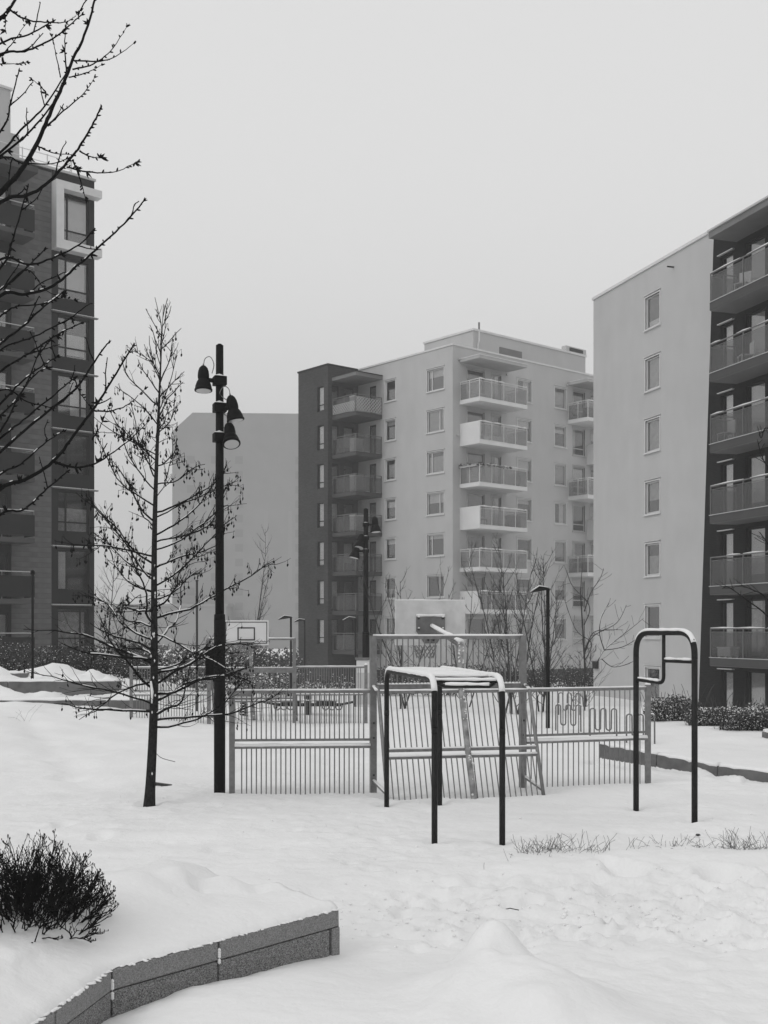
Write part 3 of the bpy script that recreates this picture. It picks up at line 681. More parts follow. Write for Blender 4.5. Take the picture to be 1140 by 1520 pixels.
# white projecting frame round the top window
b = MB(); s0, s1, z0, z1 = -2.3, .15, 20.95, 24.3
fbox(b, FB, s0, s1, z1 - .38, z1, .004, .55); fbox(b, FB, s0, s1, z0, z0 + .45, .004, .55); fbox(b, FB, s0, s0 + .4, z0 + .452, z1 - .382, .004, .55)
b.build('white_surround', M['white_paint'], BL)
for i in range(9):
    z = 21.05 - 2.9 * i + (0 if i else 0)
    if i < 8:
        b = MB(); fbox(b, FB, -8.6, -3.8, z - .22, z, .02, 1.4); o = b.build('balcony', M['slab_dark'], BL)
        b = MB(); fbox(b, FB, -8.6, -3.8, z + .1, z + 1.1, 1.36, 1.39); fbox(b, FB, -3.84, -3.81, z + .1, z + 1.1, .3, 1.35); b.build('balustrade_panel', M['dark_panel'], o)
        b = MB(); b.tube([FB.p(-8.6, z + 1.3, 1.37), FB.p(-3.83, z + 1.3, 1.37), FB.p(-3.83, z + 1.3, .03)], .022, 6); b.build('handrail', M['frame_gray'], o)
        b = MB(); b.box(-.02, .02, -.02, .02, .0, 1.3); pme = b.mesh('railing_post', M['plate'])
        for s in (-3.83, -5.4, -7): inst(pme, 'railing_post', o, FB.p(s, z, 1.34))
        window(BL, Face((0, .04, 0), (1, 0, 0), (0, -1, 0)), -5.6, z, 1.1, 2.25, 'frame_dark', 'plain', rblind(r5), trim=False, name='balcony_door')
        window(BL, Face((0, .04, 0), (1, 0, 0), (0, -1, 0)), -8.0, z, 1.6, 2.25, 'frame_dark', 'plain', rblind(r5), trim=False)
b = MB(); fbox(b, FB, -8.6, -3.7, 23.9, 24.15, .02, 1.55); b.build('canopy', M['slab_dark'], BL)
# roof railing and penthouse
b = MB()
for zz in (.95, .55): b.tube([(-6, .9, LT + .1 + zz), (-.8, .9, LT + .1 + zz), (-.8, 6, LT + .1 + zz)], .022, 5)
b.build('roof_railing', M['white_paint'], BL)
pmm = MB(); pmm.box(-.02, .02, -.02, .02, 0, 1.05); pme = pmm.mesh('railing_post', M['white_paint'])
for s in (-6, -4.7, -3.4, -2.1, -.8): inst(pme, 'railing_post', BL, (s, .9, LT + .05))
b = MB(); b.box(-11.9, -3.1, 3.0, 9, LT + .05, LT + 4.7); b.build('penthouse', M['stucco_mid'], BL)
b = MB(); b.box(-3.09, -2.5, 3.3, 8, LT + .05, LT + 2.7); b.build('penthouse_annex', M['stucco_mid'], BL)
b = MB(); b.box(-12, -3.03, 2.9, 9.1, LT + 4.702, LT + 4.82); b.build('penthouse_roof', M['white_paint'], BL)

# ================================================================== far block in the fog
FBK = thing('apartment_building', 'faint grey block fading into the fog behind the slim bare tree', 'building', (-44.0, 238, -2), R(3))
def far_profile(z0, z1, inset, chamf):
    q = MB(); q.add([(inset, inset, z0), (29 - inset, inset, z0), (29 - inset, 20, z0), (inset, 20, z0), (inset + chamf, inset, z1), (29 - inset, inset, z1), (29 - inset, 20, z1), (inset + chamf, 20, z1)],
                    [(0, 3, 2, 1), (4, 5, 6, 7), (0, 1, 5, 4), (1, 2, 6, 5), (2, 3, 7, 6), (3, 0, 4, 7)]); return q
far_profile(0, 45.5, 0, 0).build('wall', M['far'], FBK); far_profile(45.502, 49.4, 0, 4.2).build('upper_storey', M['far'], FBK)
far_profile(49.402, 50.2, 4.4, .5).build('roof', M['far'], FBK)
wm = MB(); wm.box(0, 1.6, -.05, -.003, 0, 1.6); wme = wm.mesh('window', M['far_window'])
for i in range(13):
    for s_ in (3.0, 8.0, 13.0, 25.5): inst(wme, 'window', FBK, (s_, 0, 2.2 + 3.05 * i))
sm = MB(); sm.box(0, .8, -.06, -.003, 0, 17); sme = sm.mesh('light_strip', M['far2'])
for s_ in (19.0, 24.0): inst(sme, 'light_strip', FBK, (s_, 0, 12))
FB2 = thing('apartment_building', 'very faint distant block seen low between the dark building and the bare tree', 'building', (-62, 235, -2), R(-4))
q = MB(); q.box(0, 30, 0, 14, 0, 9); q.build('wall', M['far'], FB2)
q = MB(); q.box(-.3, 30.3, -.3, 14.3, 9.002, 9.5); q.build('roof', M['far2'], FB2)

# ================================================================== planter wall (granite blocks) and its snow
t = thing('granite_planter_wall', 'speckled granite block retaining wall holding back snow in the foreground', 'wall', (PW[0][0], PW[0][1], 0))
ORG = Vector((PW[0][0], PW[0][1], 0)); WT = .31
def seg_block(mb, a, b, za0, za1, f0, f1, gap0=.006, gap1=.006, dpt=.14):
    """box along a->b whose front face lies on the line; f0/f1 = offsets from the front (behind positive)"""
    a = Vector((a[0], a[1], 0)); b = Vector((b[0], b[1], 0)); d = (b - a).normalized(); n = Vector((d.y, -d.x, 0))
    if n.dot(Vector((-.6, .8, 0))) < 0: n = -n
    a = a + d * gap0; b = b - d * gap1
    vs = []
    for z in (za0, za1):
        for (p, f) in ((a, f0), (b, f0), (b, f1), (a, f1)):
            q = p + n * f - ORG; vs.append((q.x, q.y, z))
    mb.add(vs, [(3, 2, 1, 0), (4, 5, 6, 7), (0, 1, 5, 4), (1, 2, 6, 5), (2, 3, 7, 6), (3, 0, 4, 7)])
def bevel(o, w=.006, seg=2):
    m_ = o.modifiers.new('bevel', 'BEVEL'); m_.width = w; m_.segments = seg; m_.limit_method = 'ANGLE'
splits = [(PW[0], PW[1]), (PW[1], PW[2]), (PW[2], PW[3]), (PW[3], PW[4])]
for i, (a, b) in enumerate(splits):
    mbk = MB(); seg_block(mbk, a, b, WT - .112, WT, 0, .15); bevel(mbk.build('coping_block', M['granite'], t), .008)
    mbk = MB()
    e = .092 if i == 0 else .006
    seg_block(mbk, a, b, -.35, WT - .118, .004, .13, gap0=e); bevel(mbk.build('wall_block', M['granite_rough'], t))
mbk = MB(); seg_block(mbk, (PW[0][0], PW[0][1]), (PW[0][0] - .050, PW[0][1] - .057), -.35, WT - .116, -.004, .14, 0, 0); bevel(mbk.build('end_block', M['granite'], t))
# snow in joints
jm = MB()
for (p, zz) in ((PW[1], .26), (PW[2], .25)):
    for k in range(9):
        if rnd.random() < .35: continue
        jm.lathe([(.002, -.012), (.011, -.004), (.010, .006), (.002, .012)], 6, Matrix.Translation(Vector((p[0], p[1], zz - k * .012 + rnd.uniform(-.004, .004))) - ORG + Vector((.002, -.006, 0))))
jm.build('joint_snow', M['snowcap'], t, smooth=True, kind='stuff')

sp_ = MB(); rj = random.Random(31)
for (a, b) in splits:
    av, bv = Vector((a[0], a[1], 0)), Vector((b[0], b[1], 0)); d_ = (bv - av).normalized(); n_ = Vector((d_.y, -d_.x, 0)); n_ = n_ if n_.dot(Vector((-.6, .8, 0))) > 0 else -n_
    for _ in range(34):
        p_ = av.lerp(bv, rj.random()) + n_ * rj.uniform(.0, .014) - ORG; r_ = rj.uniform(.006, .015)
        sp_.lathe([(.001, -r_ * .55), (r_ * .9, -.1 * r_), (r_ * .8, r_ * .5), (.001, r_)], 7, Matrix.Translation(p_ + Vector((0, 0, WT + .004))) @ Matrix.Rotation(rj.random() * 3, 4, 'Z') @ Matrix.Diagonal((rj.uniform(1.2, 3.5), 1, .6, 1)))
sp_.build('snow_crumbs', M['snowcap'], t, smooth=True, kind='stuff')
def planter_bank():
    """snow filling the planter: rows run back from the wall's front edge"""
    pts = [Vector((p[0], p[1])) for p in PW]
    # right end wraps round; left beyond the frame
    line = []
    for a, b in zip(pts[:-1], pts[1:]):
        n = max(2, int((b - a).length / .03))
        for k in range(n): line.append(a.lerp(b, k / n))
    line.append(pts[-1])
    nrm = []
    for i, p in enumerate(line):
        a = line[max(0, i - 6)]; b = line[min(len(line) - 1, i + 6)]; d = (b - a).normalized(); n = Vector((d.y, -d.x))
        if n.dot(Vector((-.7, .7))) < 0: n = -n
        nrm.append(n)
    ts = [0, .004, .012, .024, .04, .06, .09, .13] + [.13 + .04 * (k + 1) for k in range(30)] + [1.33 + .12 * (k + 1) for k in range(20)]
    V = []; 
    # common direction farther back so rows do not cross
    back = Vector((-.62, .78)).normalized()
    for i, (p, n) in enumerate(zip(line, nrm)):
        for tt in ts:
            w = min(1, tt / .5); dirn = (n.lerp(back, w)).normalized(); q = p + n * (.010 + (.009 * math.sin(i * 1.7) * math.sin(i * .61) + .006 * math.sin(i * 3.3)) * math.exp(-tt / .05)) + dirn * tt
            V.append((q.x, q.y, tt, i))
    A = np.array(V); x, y, tt, ii = A.T
    edge = WT + .002 + .05 * (1 - np.exp(-tt / .035)) * 1.0 + .012 * vnoise(ii * .23, ii * 0 + 3) * smooth(0, .03, tt)
    lf = smooth(-.7, -1.7, x)
    z = edge + (.10 * smooth(.1, .7, tt) + .05 * smooth(.6, 2, tt)) * lf + .02 * smooth(.05, .3, tt) + .045 * fbm(x * 2.2 + 3, y * 2.2, 3) * smooth(.05, .5, tt) - (1 - lf) * .17 * np.maximum(tt - .35, 0)
    def g(cx, cy_, s1, s2, a): return a * np.exp(-(((x - cx) / s1) ** 2 + ((y - cy_) / s2) ** 2))
    z = z + g(-1.42, 8.0, .15, .11, .11) + g(-1.12, 8.15, .17, .12, .09) - g(-1.28, 7.95, .07, .07, .07) + g(-1.75, 7.8, .22, .2, .06) + g(-.72, 8.25, .16, .12, .06) - g(-.88, 8.1, .07, .07, .04) + .012 * fbm(x * 7, y * 7, 2) * smooth(.5, .8, tt)
    z = z + g(-2.15, 7.15, .55, .5, .10) * 1.0
    # the right end slopes off to the open ground, the back merges with it
    endf = smooth(0, .12, np.hypot(x - PW[0][0], y - PW[0][1]) * 0 + ii * .03)
    gz = H(x, y) - .02
    bk = smooth(.7, 2.4, tt) * (1 - lf) + smooth(1.2, 3.2, tt) * lf
    z = z * (1 - bk) + gz * bk
    sidefall = smooth(.05, .0, ii * .03) * smooth(.1, .3, tt)
    z = z * (1 - sidefall) + (gz) * sidefall
    nrow = len(ts); nc = len(line)
    co = np.stack([x, y, z], 1)
    idx = np.arange(nc * nrow).reshape(nc, nrow)
    fc = np.stack([idx[:-1, :-1].ravel(), idx[1:, :-1].ravel(), idx[1:, 1:].ravel(), idx[:-1, 1:].ravel()], 1)
    # skirt at the right end
    m_ = bpy.data.meshes.new('planter_snow'); 
    top0 = co[idx[0]]; top0 = np.stack([top0[:, 0] + .35, top0[:, 1] + .1 + top0[:, 1] * 0, H(top0[:, 0] + .35, top0[:, 1] + .1) - .04], 1)
    co2 = np.vstack([co]); base = len(co2)
    mids = []
    e0 = co[idx[0]]; dx = np.array([.745, .66])
    for f, zz in ((.03, .12), (.09, .32), (.18, .55), (.3, .78), (.45, .95), (.62, 1.05)):
        px = e0[:, 0] + dx[0] * f * (np.minimum(ts, .6) / .6 * 1.0 + .02); py = e0[:, 1] + dx[1] * f * (np.minimum(ts, .6) / .6 + .02)
        g0 = H(px, py) - .03; mids.append(np.stack([px, py, e0[:, 2] * (1 - min(zz, 1)) + g0 * min(zz, 1) - (0.03 if zz > 1 else 0)], 1))
    co3 = np.vstack([co] + mids); rows = [idx[0]] + [len(co) + k * nrow + np.arange(nrow) for k in range(len(mids))]
    fs = [fc]
    for a, b in zip(rows[:-1], rows[1:]):
        fs.append(np.stack([b[:-1], a[:-1], a[1:], b[1:]], 1))
    np_mesh(m_, co3, np.vstack(fs), M['snow'])
    inst(m_, 'planter_snow', kind='structure')
planter_bank()

# ------------------------------------------------------------------ right kerb wall
ko = Vector((KERB[0][0], KERB[0][1], 0))
t = thing('kerb_wall', 'low dark concrete edging wall half buried in snow, running off to the right', 'wall', ko)
for i, (a, b) in enumerate([(KERB[0], (4.35, 18.3)), ((4.35, 18.3), KERB[1]), (KERB[1], KERB[2])]):
    av = Vector((a[0], a[1], 0)); bv = Vector((b[0], b[1], 0)); d = (bv - av).normalized(); n = Vector((-d.y, d.x, 0))
    L = (bv - av).length; t0, t1 = float(kerb_rise(a[0])) + .03, float(kerb_rise(b[0])) + .03
    m_ = Matrix.Translation(av - ko) @ Matrix.Rotation(math.atan2(d.y, d.x), 4, 'Z')
    vs = [m_ @ Vector(p) for p in ((.006, 0, -.3), (L - .006, 0, -.3), (L - .006, .16, -.3), (.006, .16, -.3), (.006, 0, t0), (L - .006, 0, t1), (L - .006, .16, t1), (.006, .16, t0))]
    q = MB(); q.add(vs, [(3, 2, 1, 0), (4, 5, 6, 7), (0, 1, 5, 4), (1, 2, 6, 5), (2, 3, 7, 6), (3, 0, 4, 7)]); bevel(q.build('kerb_stone', M['concrete'], t), .012)
    n_ = int(L / .12); q = MB(); pts = [m_ @ Vector((.02 + (L - .04) * k / n_, .085 + .012 * math.sin(k * 2.1), t0 + (t1 - t0) * k / n_ + .004)) for k in range(n_ + 1)]
    q.tube(pts, [.085 * rnd.uniform(.85, 1.2) for _ in pts], 8, rh=[.03 + .02 * rnd.random() for _ in pts]); q.build('snow', M['snowcap'], t, smooth=True)
t = thing('kerb_wall', 'small concrete wall end at the right edge in front of the bushes', 'wall', (7.75, 23.2, h(7.75, 23.2)))
q = MB(); q.box(0, 3, 0, .3, -.4, .12); bevel(q.build('wall_block', M['concrete'], t), .015)
q = MB(); q.tube([(.02, .15, .13), (1, .15, .13), (2.95, .15, .13)], .15, 8, rh=.06); q.build('snow', M['snowcap'], t, smooth=True)
# left terrace walls
for (a, b, top, bot, lb) in (((-11.5, 28.02), (-5.75, 28.25), None, .28, 'lowest dark terrace kerb on the snowy slope at the left'),
                             ((-12.5, 29.35), (-6.85, 29.75), None, .42, 'middle grey terrace wall on the snowy slope at the left'),
                             ((-13, 31.3), (-9.75, 31.45), None, .34, 'topmost grey terrace wall end at the left edge of the slope')):
    av = Vector((a[0], a[1], 0)); bv = Vector((b[0], b[1], 0)); d = (bv - av).normalized(); L = (bv - av).length
    xm = (a[0] * .3 + b[0] * .7); ym = a[1] * .3 + b[1] * .7
    zt = h(xm, ym + .5) + .02
    t = thing('terrace_wall', lb, 'wall', av, math.atan2(d.y, d.x))
    n = max(2, int(L / 1.9))
    for k in range(n):
        q = MB(); q.box(L * k / n + .008, L * (k + 1) / n - .008, -.12, .2, zt - .7, zt); bevel(q.build('wall_block', M['concrete'], t), .012)
    q = MB(); pts = [(.05 + (L - .1) * k / 40, .06 + .02 * math.sin(k), zt) for k in range(41)]
    q.tube(pts, .17, 8, rh=[.05 + .03 * rnd.random() for _ in pts]); q.build('snow', M['snowcap'], t, smooth=True)

# ================================================================== court cage
def pts_line(p, q, n): return [Vector(p).lerp(Vector(q), k / n) for k in range(n + 1)]
def snow_on(mb, p, q, w, hh, lift, n=10, r=rnd):
    pts = pts_line(p, q, n)
    pts = [a + Vector((0, 0, lift)) for a in pts]
    mb.tube(pts, [w * r.uniform(.85, 1.1) for _ in pts], 8, rh=[hh * r.uniform(.7, 1.25) for _ in pts])
def fence_frame(p0, p1):
    v = Vector(p1) - Vector(p0); return math.atan2(v.y, v.x), v.length
def bar_mesh(h_, r=.0085, name='bar', mat='galv'):
    b = MB(); b.tube([(0, 0, 0), (0, 0, h_)], r, 6); return b.mesh(name, M[mat])
def panel(label, p0, p1, zt, zm, nb, posts=(True, True), pw=.038, zb=-.12, s0=.09, s1=.09, group=None, post_h=None):
    rz, L = fence_frame(p0, p1); t = thing('fence_panel', label, 'fence', (p0[0], p0[1], 0), rz, group)
    pm = MB(); pm.box(-pw, pw, -pw * .6, pw * .6, -.3, (post_h or zt + .03)); pme = pm.mesh('post', M['galv'])
    sm = MB()
    if posts[0]: inst(pme, 'post', t, (0, 0, 0)); sm.tube([(0, 0, zt + .03), (0, 0, zt + .06), (0, 0, zt + .075)], [.042, .038, .016], 8)
    if posts[1]: inst(pme, 'post', t, (L, 0, 0)); sm.tube([(L, 0, zt + .03), (L, 0, zt + .06), (L, 0, zt + .075)], [.042, .038, .016], 8)
    b = MB(); b.box(pw, L - pw, -.02, .02, zt - .04, zt); bevel(b.build('top_rail', M['galv'], t), .006)
    b = MB(); b.box(pw, L - pw, -.02, .02, zm + .02, zm + .05); b.build('middle_rail', M['galv'], t)
    b = MB(); b.box(pw, L - pw, -.06, .02, zm - .075, zm - .045); b.build('middle_rail', M['galv'], t)
    bu = bar_mesh(zt - .04 - (zm + .05)); bl = bar_mesh(zm - .075 - zb)
    for k in range(nb):
        s = s0 + pw + (L - 2 * pw - s0 - s1) * k / (nb - 1)
        inst(bu, 'bar', t, (s, 0, zm + .05)); inst(bl, 'bar', t, (s, 0, zb))
    snow_on(sm, (pw, 0, zt), (L - pw, 0, zt), .022, .014, .006); snow_on(sm, (pw, -.02, zm - .045), (L - pw, -.02, zm - .045), .045, .028, .008)
    sm.build('snow', M['snowcap'], t, smooth=True); return t
def goal(label, p0, p1, zt, zr, nb, lean, board, label2, upper_bars=True, n_lean=None):
    """posts with a barred screen above a board; a leaning barred back; pole, arm and basketball board"""
    rz, L = fence_frame(p0, p1); t = thing('goal_frame', label, 'goal', (p0[0], p0[1], 0), rz); pw = .042
    pm = MB(); pm.box(-pw, pw, -.045, .045, -.3, zt); pme = pm.mesh('post', M['galv']); inst(pme, 'post', t); inst(pme, 'post', t, (L, 0, 0))
    b = MB(); b.box(-.035, .035, -.048, -.0455, 0, zt - .1); 
    rm = MB(); rm.box(-.012, .012, -.05, -.0455, -.012, .012); rme = rm.mesh('bolt', M['marking'])
    for s in (0, L):
        for z in (.25, .75, .95): inst(rme, 'bolt', t, (s, 0, z))
    b = MB(); b.box(pw, L - pw, -.02, .02, zt - .045, zt - .003); b.build('top_rail', M['galv'], t)
    b = MB(); b.box(pw, L - pw, -.03, .03, zr - .12, zr); b.build('cross_board', M['galv'], t)
    if upper_bars:
        ub = bar_mesh(zt - .045 - zr)
        for k in range(nb): inst(ub, 'bar', t, (pw + .06 + (L - 2 * pw - .12) * k / (nb - 1), 0, zr))
    sg = -1 if lean > 0 else 1
    yt, yb = sg * .22, sg * abs(lean); zl = zr - .09; zbt = -.12
    def lp(f): return Vector((0, yt + (yb - yt) * f, zl + (zbt - zl) * f))
    for s in (.03, L + .02):
        b = MB(); b.tube([(s if s > .1 else 0, 0, zr - .03), (s, yt * .6, zr - .035), (s, yt, zl), (s, lp(.55).y, lp(.55).z), (s, yb, zbt)], .026, 8); b.build('side_rail', M['galv'], t, smooth=True)
        f = .86; b = MB(); b.tube([(s if s > .1 else 0, 0, lp(f).z + .08), (s, lp(f).y, lp(f).z)], .022, 8); b.build('side_strut', M['galv'], t, smooth=True)
    for f, nm in ((0.0, 'leaning_rail'), (.50, 'leaning_rail'), (.56, 'leaning_rail')):
        q = lp(f); b = MB(); b.box(.05, L, q.y - .018, q.y + .018, q.z - .02, q.z + .02); b.build(nm, M['galv'], t)
    n = n_lean or nb
    d1 = lp(.50) - lp(0); d2 = lp(1) - lp(.56)
    a1 = MB(); a1.tube([(0, 0, 0), (0, d1.y, d1.z)], .0085, 6); m1 = a1.mesh('leaning_bar', M['galv']); a2 = MB(); a2.tube([(0, 0, 0), (0, d2.y, d2.z)], .0085, 6); m2 = a2.mesh('leaning_bar', M['galv'])
    for k in range(n):
        s = .11 + (L - .17) * k / (n - 1); inst(m1, 'leaning_bar', t, (s, lp(0).y, lp(0).z)); inst(m2, 'leaning_bar', t, (s, lp(.56).y, lp(.56).z))
    sm = MB(); snow_on(sm, (0, 0, zt), (L, 0, zt), .024, .016, .006)
    for k in range(int(L / .05)):      # small lumps on the board, left between the bars
        sm.lathe([(.026, 0), (.028, .012), (.012, .024)], 6, Matrix.Translation((pw + .03 + k * .05, -.005, zr)))
    for f in (0, .50, .56):
        q = lp(f); snow_on(sm, (.05, q.y, q.z + .02), (L, q.y, q.z + .02), .022 if f < .55 else .04, .014, .004)
    sm.tube([(0, 0, zr + .0), (0, yt, zl + .03)], .026, 8, rh=.014); sm.tube([(L + .02, 0, zr), (L + .02, yt, zl + .03)], .026, 8, rh=.014)
    f = .86; sm.tube([(0, 0, lp(f).z + .10), (.03, lp(f).y, lp(f).z + .02)], .022, 8, rh=.012); sm.tube([(L + .02, 0, lp(f).z + .10), (L + .02, lp(f).y, lp(f).z + .02)], .022, 8, rh=.012)
    sm.build('snow', M['snowcap'], t, smooth=True)
    # hoop pole following the leaning back, then an arm into the court
    xm = board['x']; top = Vector((xm, yt * 1.0 + .05 * sg * 0, board['ztop']))
    b = MB(); pp = [Vector((xm + .02, yb - .0, zbt)), lp(.56) + Vector((xm, sg * .03, 0)), lp(0) + Vector((xm, sg * .04, 0)), Vector((xm, yt * .9, zr + .3)), top]
    pts = []
    for a, c_ in zip(pp[:-1], pp[1:]):
        for k in range(5): pts.append(a.lerp(c_, k / 5))
    pts.append(pp[-1]); b.tube(pts, .042, 10); b.build('hoop_pole', M['galv_worn'], t, smooth=True)
    ab = Vector((xm, -sg * board['reach'] * 1.0, board['zarm']))
    b = MB(); b.tube([top - Vector((0, 0, .03)), ab], .035, 10); b.build('hoop_arm', M['galv'], t, smooth=True)
    sm = MB(); snow_on(sm, top + Vector((0, 0, .01)), ab, .042, .03, .022, 8); sm.build('arm_snow', M['snowcap'], t, smooth=True)
    # snow stuck in blotches to the pole
    sm = MB(); r = random.Random(4)
    for k in range(70):
        q = pts[int(r.random() ** .7 * (len(pts) - 1))].lerp(pts[-1], r.random() * .1); sm.lathe([(.001, -.012), (.013 * r.uniform(.5, 1.6), 0), (.001, .012)], 6, Matrix.Translation(q + Vector((r.uniform(-.035, .035), -.03, r.uniform(-.06, .06)))) @ Matrix.Rotation(r.random() * 3, 4, 'X'))
    sm.build('snow_blotches', M['snowcap'], t, smooth=True, kind='stuff')
    w, hb_, zt_ = board['w'], board['h'], board['zb']; yB = ab.y + (-sg) * .12
    b = MB(); b.box(xm - w / 2, xm + w / 2, yB - .012, yB + .012, zt_ - hb_, zt_); o = b.build('backboard', M['board_back' if sg < 0 else 'board_face'], t); bevel(o, .01)
    if sg < 0:
        b = MB(); z0 = board['zarm']; b.add([(xm + x_, yB - .03 + dy, z0 + z_) for dy in (0, .015) for (x_, z_) in ((-.22, .17), (.22, .17), (.22, -.06), (.17, -.13), (.10, -.24), (-.10, -.24), (-.17, -.13), (-.22, -.06))],
              [(0, 1, 2, 3, 4, 5, 6, 7), (15, 14, 13, 12, 11, 10, 9, 8)] + [(i, (i + 1) % 8, 8 + (i + 1) % 8, 8 + i) for i in range(8)])
        b.build('mounting_plate', M['plate'], o)
        bm_ = MB(); bm_.lathe([(.018, 0), (.018, .02), (.01, .03)], 8, Matrix.Rotation(R(90), 4, 'X')); bme_ = bm_.mesh('bolt', M['marking'])
        for q in ((-.185, .135), (.185, .135), (-.185, -.03), (.185, -.03), (-.04, -.19), (.04, -.19)): inst(bme_, 'bolt', o, (xm + q[0], yB - .03, z0 + q[1]))
        s_ = MB(); snow_on(s_, (xm - .22, yB - .03, z0 + .17), (xm + .22, yB - .03, z0 + .17), .02, .02, .006); snow_on(s_, (xm - w / 2, yB, zt_), (xm + w / 2, yB, zt_), .016, .01, .003)
        for q in ((-.185, .135), (.185, .135), (-.185, -.03), (.185, -.03)): s_.lathe([(.018, 0), (.012, .018)], 6, Matrix.Translation((xm + q[0], yB - .045, z0 + q[1] + .012)))
        s_.build('snow', M['snowcap'], o, smooth=True)
        yr = yB + .32; zR = zt_ - hb_ + .1
    else:
        f_ = yB - .0155; mk = MB()
        def ln(x0, x1, z0, z1): mk.box(x0, x1, f_ - .003, f_ + .003, z0, z1)
        W = w / 2 - .035; Zt = zt_ - .035; Zb = zt_ - hb_ + .035; lw = .016
        ln(xm - W, xm + W, Zt - lw, Zt); ln(xm - W, xm + W, Zb, Zb + lw); ln(xm - W, xm - W + lw, Zb + lw, Zt - lw); ln(xm + W - lw, xm + W, Zb + lw, Zt - lw)
        a_, bq, z0, z1 = xm - .2, xm + .2, zt_ - .46, zt_ - .16; lw = .028
        ln(a_, bq, z1 - lw, z1); ln(a_, bq, z0, z0 + lw); ln(a_, a_ + lw, z0 + lw, z1 - lw); ln(bq - lw, bq, z0 + lw, z1 - lw)
        pts_ = [(xm + .25 + .028 * k, f_ - .003, Zb + .05 + .018 * math.sin(k * 2.3) + .006 * math.sin(k * 5.1)) for k in range(11)]
        mk.tube(pts_, .006, 4)
        mk.build('printed_lines', M['marking'], o)
        yr = yB - .3; zR = zt_ - hb_ + .07
    ring = MB(); ring.tube([(xm + .2 * math.cos(a), yr + .2 * math.sin(a), zR) for a in [2 * math.pi * k / 20 for k in range(21)]], .010, 6); ro = ring.build('rim', M['galv'], t, smooth=True)
    ring = MB(); ring.box(xm - .04, xm + .04, min(yr - .0, yB), max(yr, yB), zR - .03, zR - .012) if False else ring.box(xm - .05, xm + .05, (yB + .014) if sg < 0 else (yr + .195), (yr - .195) if sg < 0 else (yB - .02), zR - .02, zR + .005)
    ring.build('rim_bracket', M['plate'], ro)
    net = MB()
    for k in range(14):
        for s2 in (1, -1):
            p_ = []
            for j in range(7):
                a = 2 * math.pi * (k + s2 * j * .5) / 14; rr_ = .2 - .012 * j; p_.append((xm + rr_ * math.cos(a), yr + rr_ * math.sin(a), zR - .05 * j))
            net.tube(p_, .006, 4)
    net.build('chain_net', M['galv'], ro, kind='stuff')
    return t
fp = [(-2.03, 15.3), (-.146, 15.42), (1.92, 15.85), (3.79, 16.45)]
panel('low galvanised barred panel, front left of the ball court, beside the black lamp pole', fp[0], fp[1], 1.39, .69, 26, (True, False), group=None)
panel('low galvanised barred panel, front right of the ball court, behind the pull-up frame', fp[2], fp[3], 1.38, .70, 22, (False, True))
goal('near galvanised goal with leaning barred back and a pale basketball board seen from behind', fp[1], fp[2], 2.12, 1.46, 26, .85,
     dict(x=1.16, ztop=2.02, reach=1.35, zarm=2.24, w=1.08, h=.67, zb=2.64), '', n_lean=27)
bp = [(-5.98, 27.1), (-4.15, 27.15), (-2.13, 27.2), (-.43, 27.3)]
panel('far left low barred panel of the ball court, seen through the bare alder tree', bp[0], bp[1], 1.32, .72, 26, (True, False), zb=-.1)
panel('far right low barred panel of the ball court, in front of the dark brick tower', bp[2], bp[3], 1.33, .72, 26, (False, True), zb=-.1)
goal('far goal of the ball court with a bordered white basketball board facing the camera', bp[1], bp[2], 2.0, 1.30, 26, -.85,
     dict(x=.98, ztop=1.7, reach=.9, zarm=2.1, w=1.02, h=.57, zb=2.42), '', upper_bars=False)

# ================================================================== monkey bars
t = thing('monkey_bars', 'dark steel monkey bars with thick snow along the rungs, in front of the court', 'climbing frame', (.517, 11.72, 0))
O = Vector((.517, 11.72, 0)); zt = 1.70; rP = .031
fl, fr_, blg, br_ = Vector((.517, 11.72, 0)), Vector((1.20, 11.62, 0)), Vector((.033, 14.22, 0)), Vector((.70, 14.38, 0))
def arc_corner(a, b, c_, r, n=6):
    """points rounding the corner b between a and c"""
    u = (a - b).normalized() * r; w = (c_ - b).normalized() * r; out = []
    for k in range(n + 1):
        f = k / n; out.append((b + u) * (1 - f) ** 2 + b * 2 * f * (1 - f) + (b + w) * f ** 2)
    return out
sn = MB()
for (A, B_) in ((fl, blg), (fr_, br_)):
    At = Vector((A.x, A.y, zt)); Bt = Vector((B_.x, B_.y, zt)); A0 = Vector((A.x, A.y, h(A.x, A.y) - .2)); B0_ = Vector((B_.x, B_.y, h(B_.x, B_.y) - .2))
    for (P0, Pt, other) in ((A0, At, Bt), (B0_, Bt, At)):
        m_ = MB(); m_.tube([p - O for p in [P0, Vector((Pt.x, Pt.y, 1.15))]], rP, 12); m_.build('leg', M['darksteel'], t, smooth=True)
        m_ = MB(); m_.tube([Vector((Pt.x, Pt.y, 1.14)) - O, Vector((Pt.x, Pt.y, 1.20)) - O], rP + .0015, 12); m_.build('sleeve', M['darksteel'], t, smooth=True)
    path = [Vector((A.x, A.y, 1.15))] + arc_corner(Vector((A.x, A.y, 1.15)), At, Bt, .22) + arc_corner(At, Bt, Vector((B_.x, B_.y, 1.15)), .22) + [Vector((B_.x, B_.y, 1.15))]
    m_ = MB(); m_.tube([p - O for p in path], rP, 12); m_.build('side_rail', M['darksteel'], t, smooth=True)
    sp = [p - O for p in path if p.z > 1.52]; sp2 = []
    for a, b in zip(sp[:-1], sp[1:]):
        n = max(1, int((b - a).length / .08)); sp2 += [a.lerp(b, k / n) for k in range(n)]
    sp2.append(sp[-1]); sn.tube([p + Vector((0, 0, .026)) for p in sp2], [.034 * rnd.uniform(.9, 1.08) for _ in sp2], 10, rh=[(.032) * rnd.uniform(.85, 1.15) for _ in sp2])
nr = 9
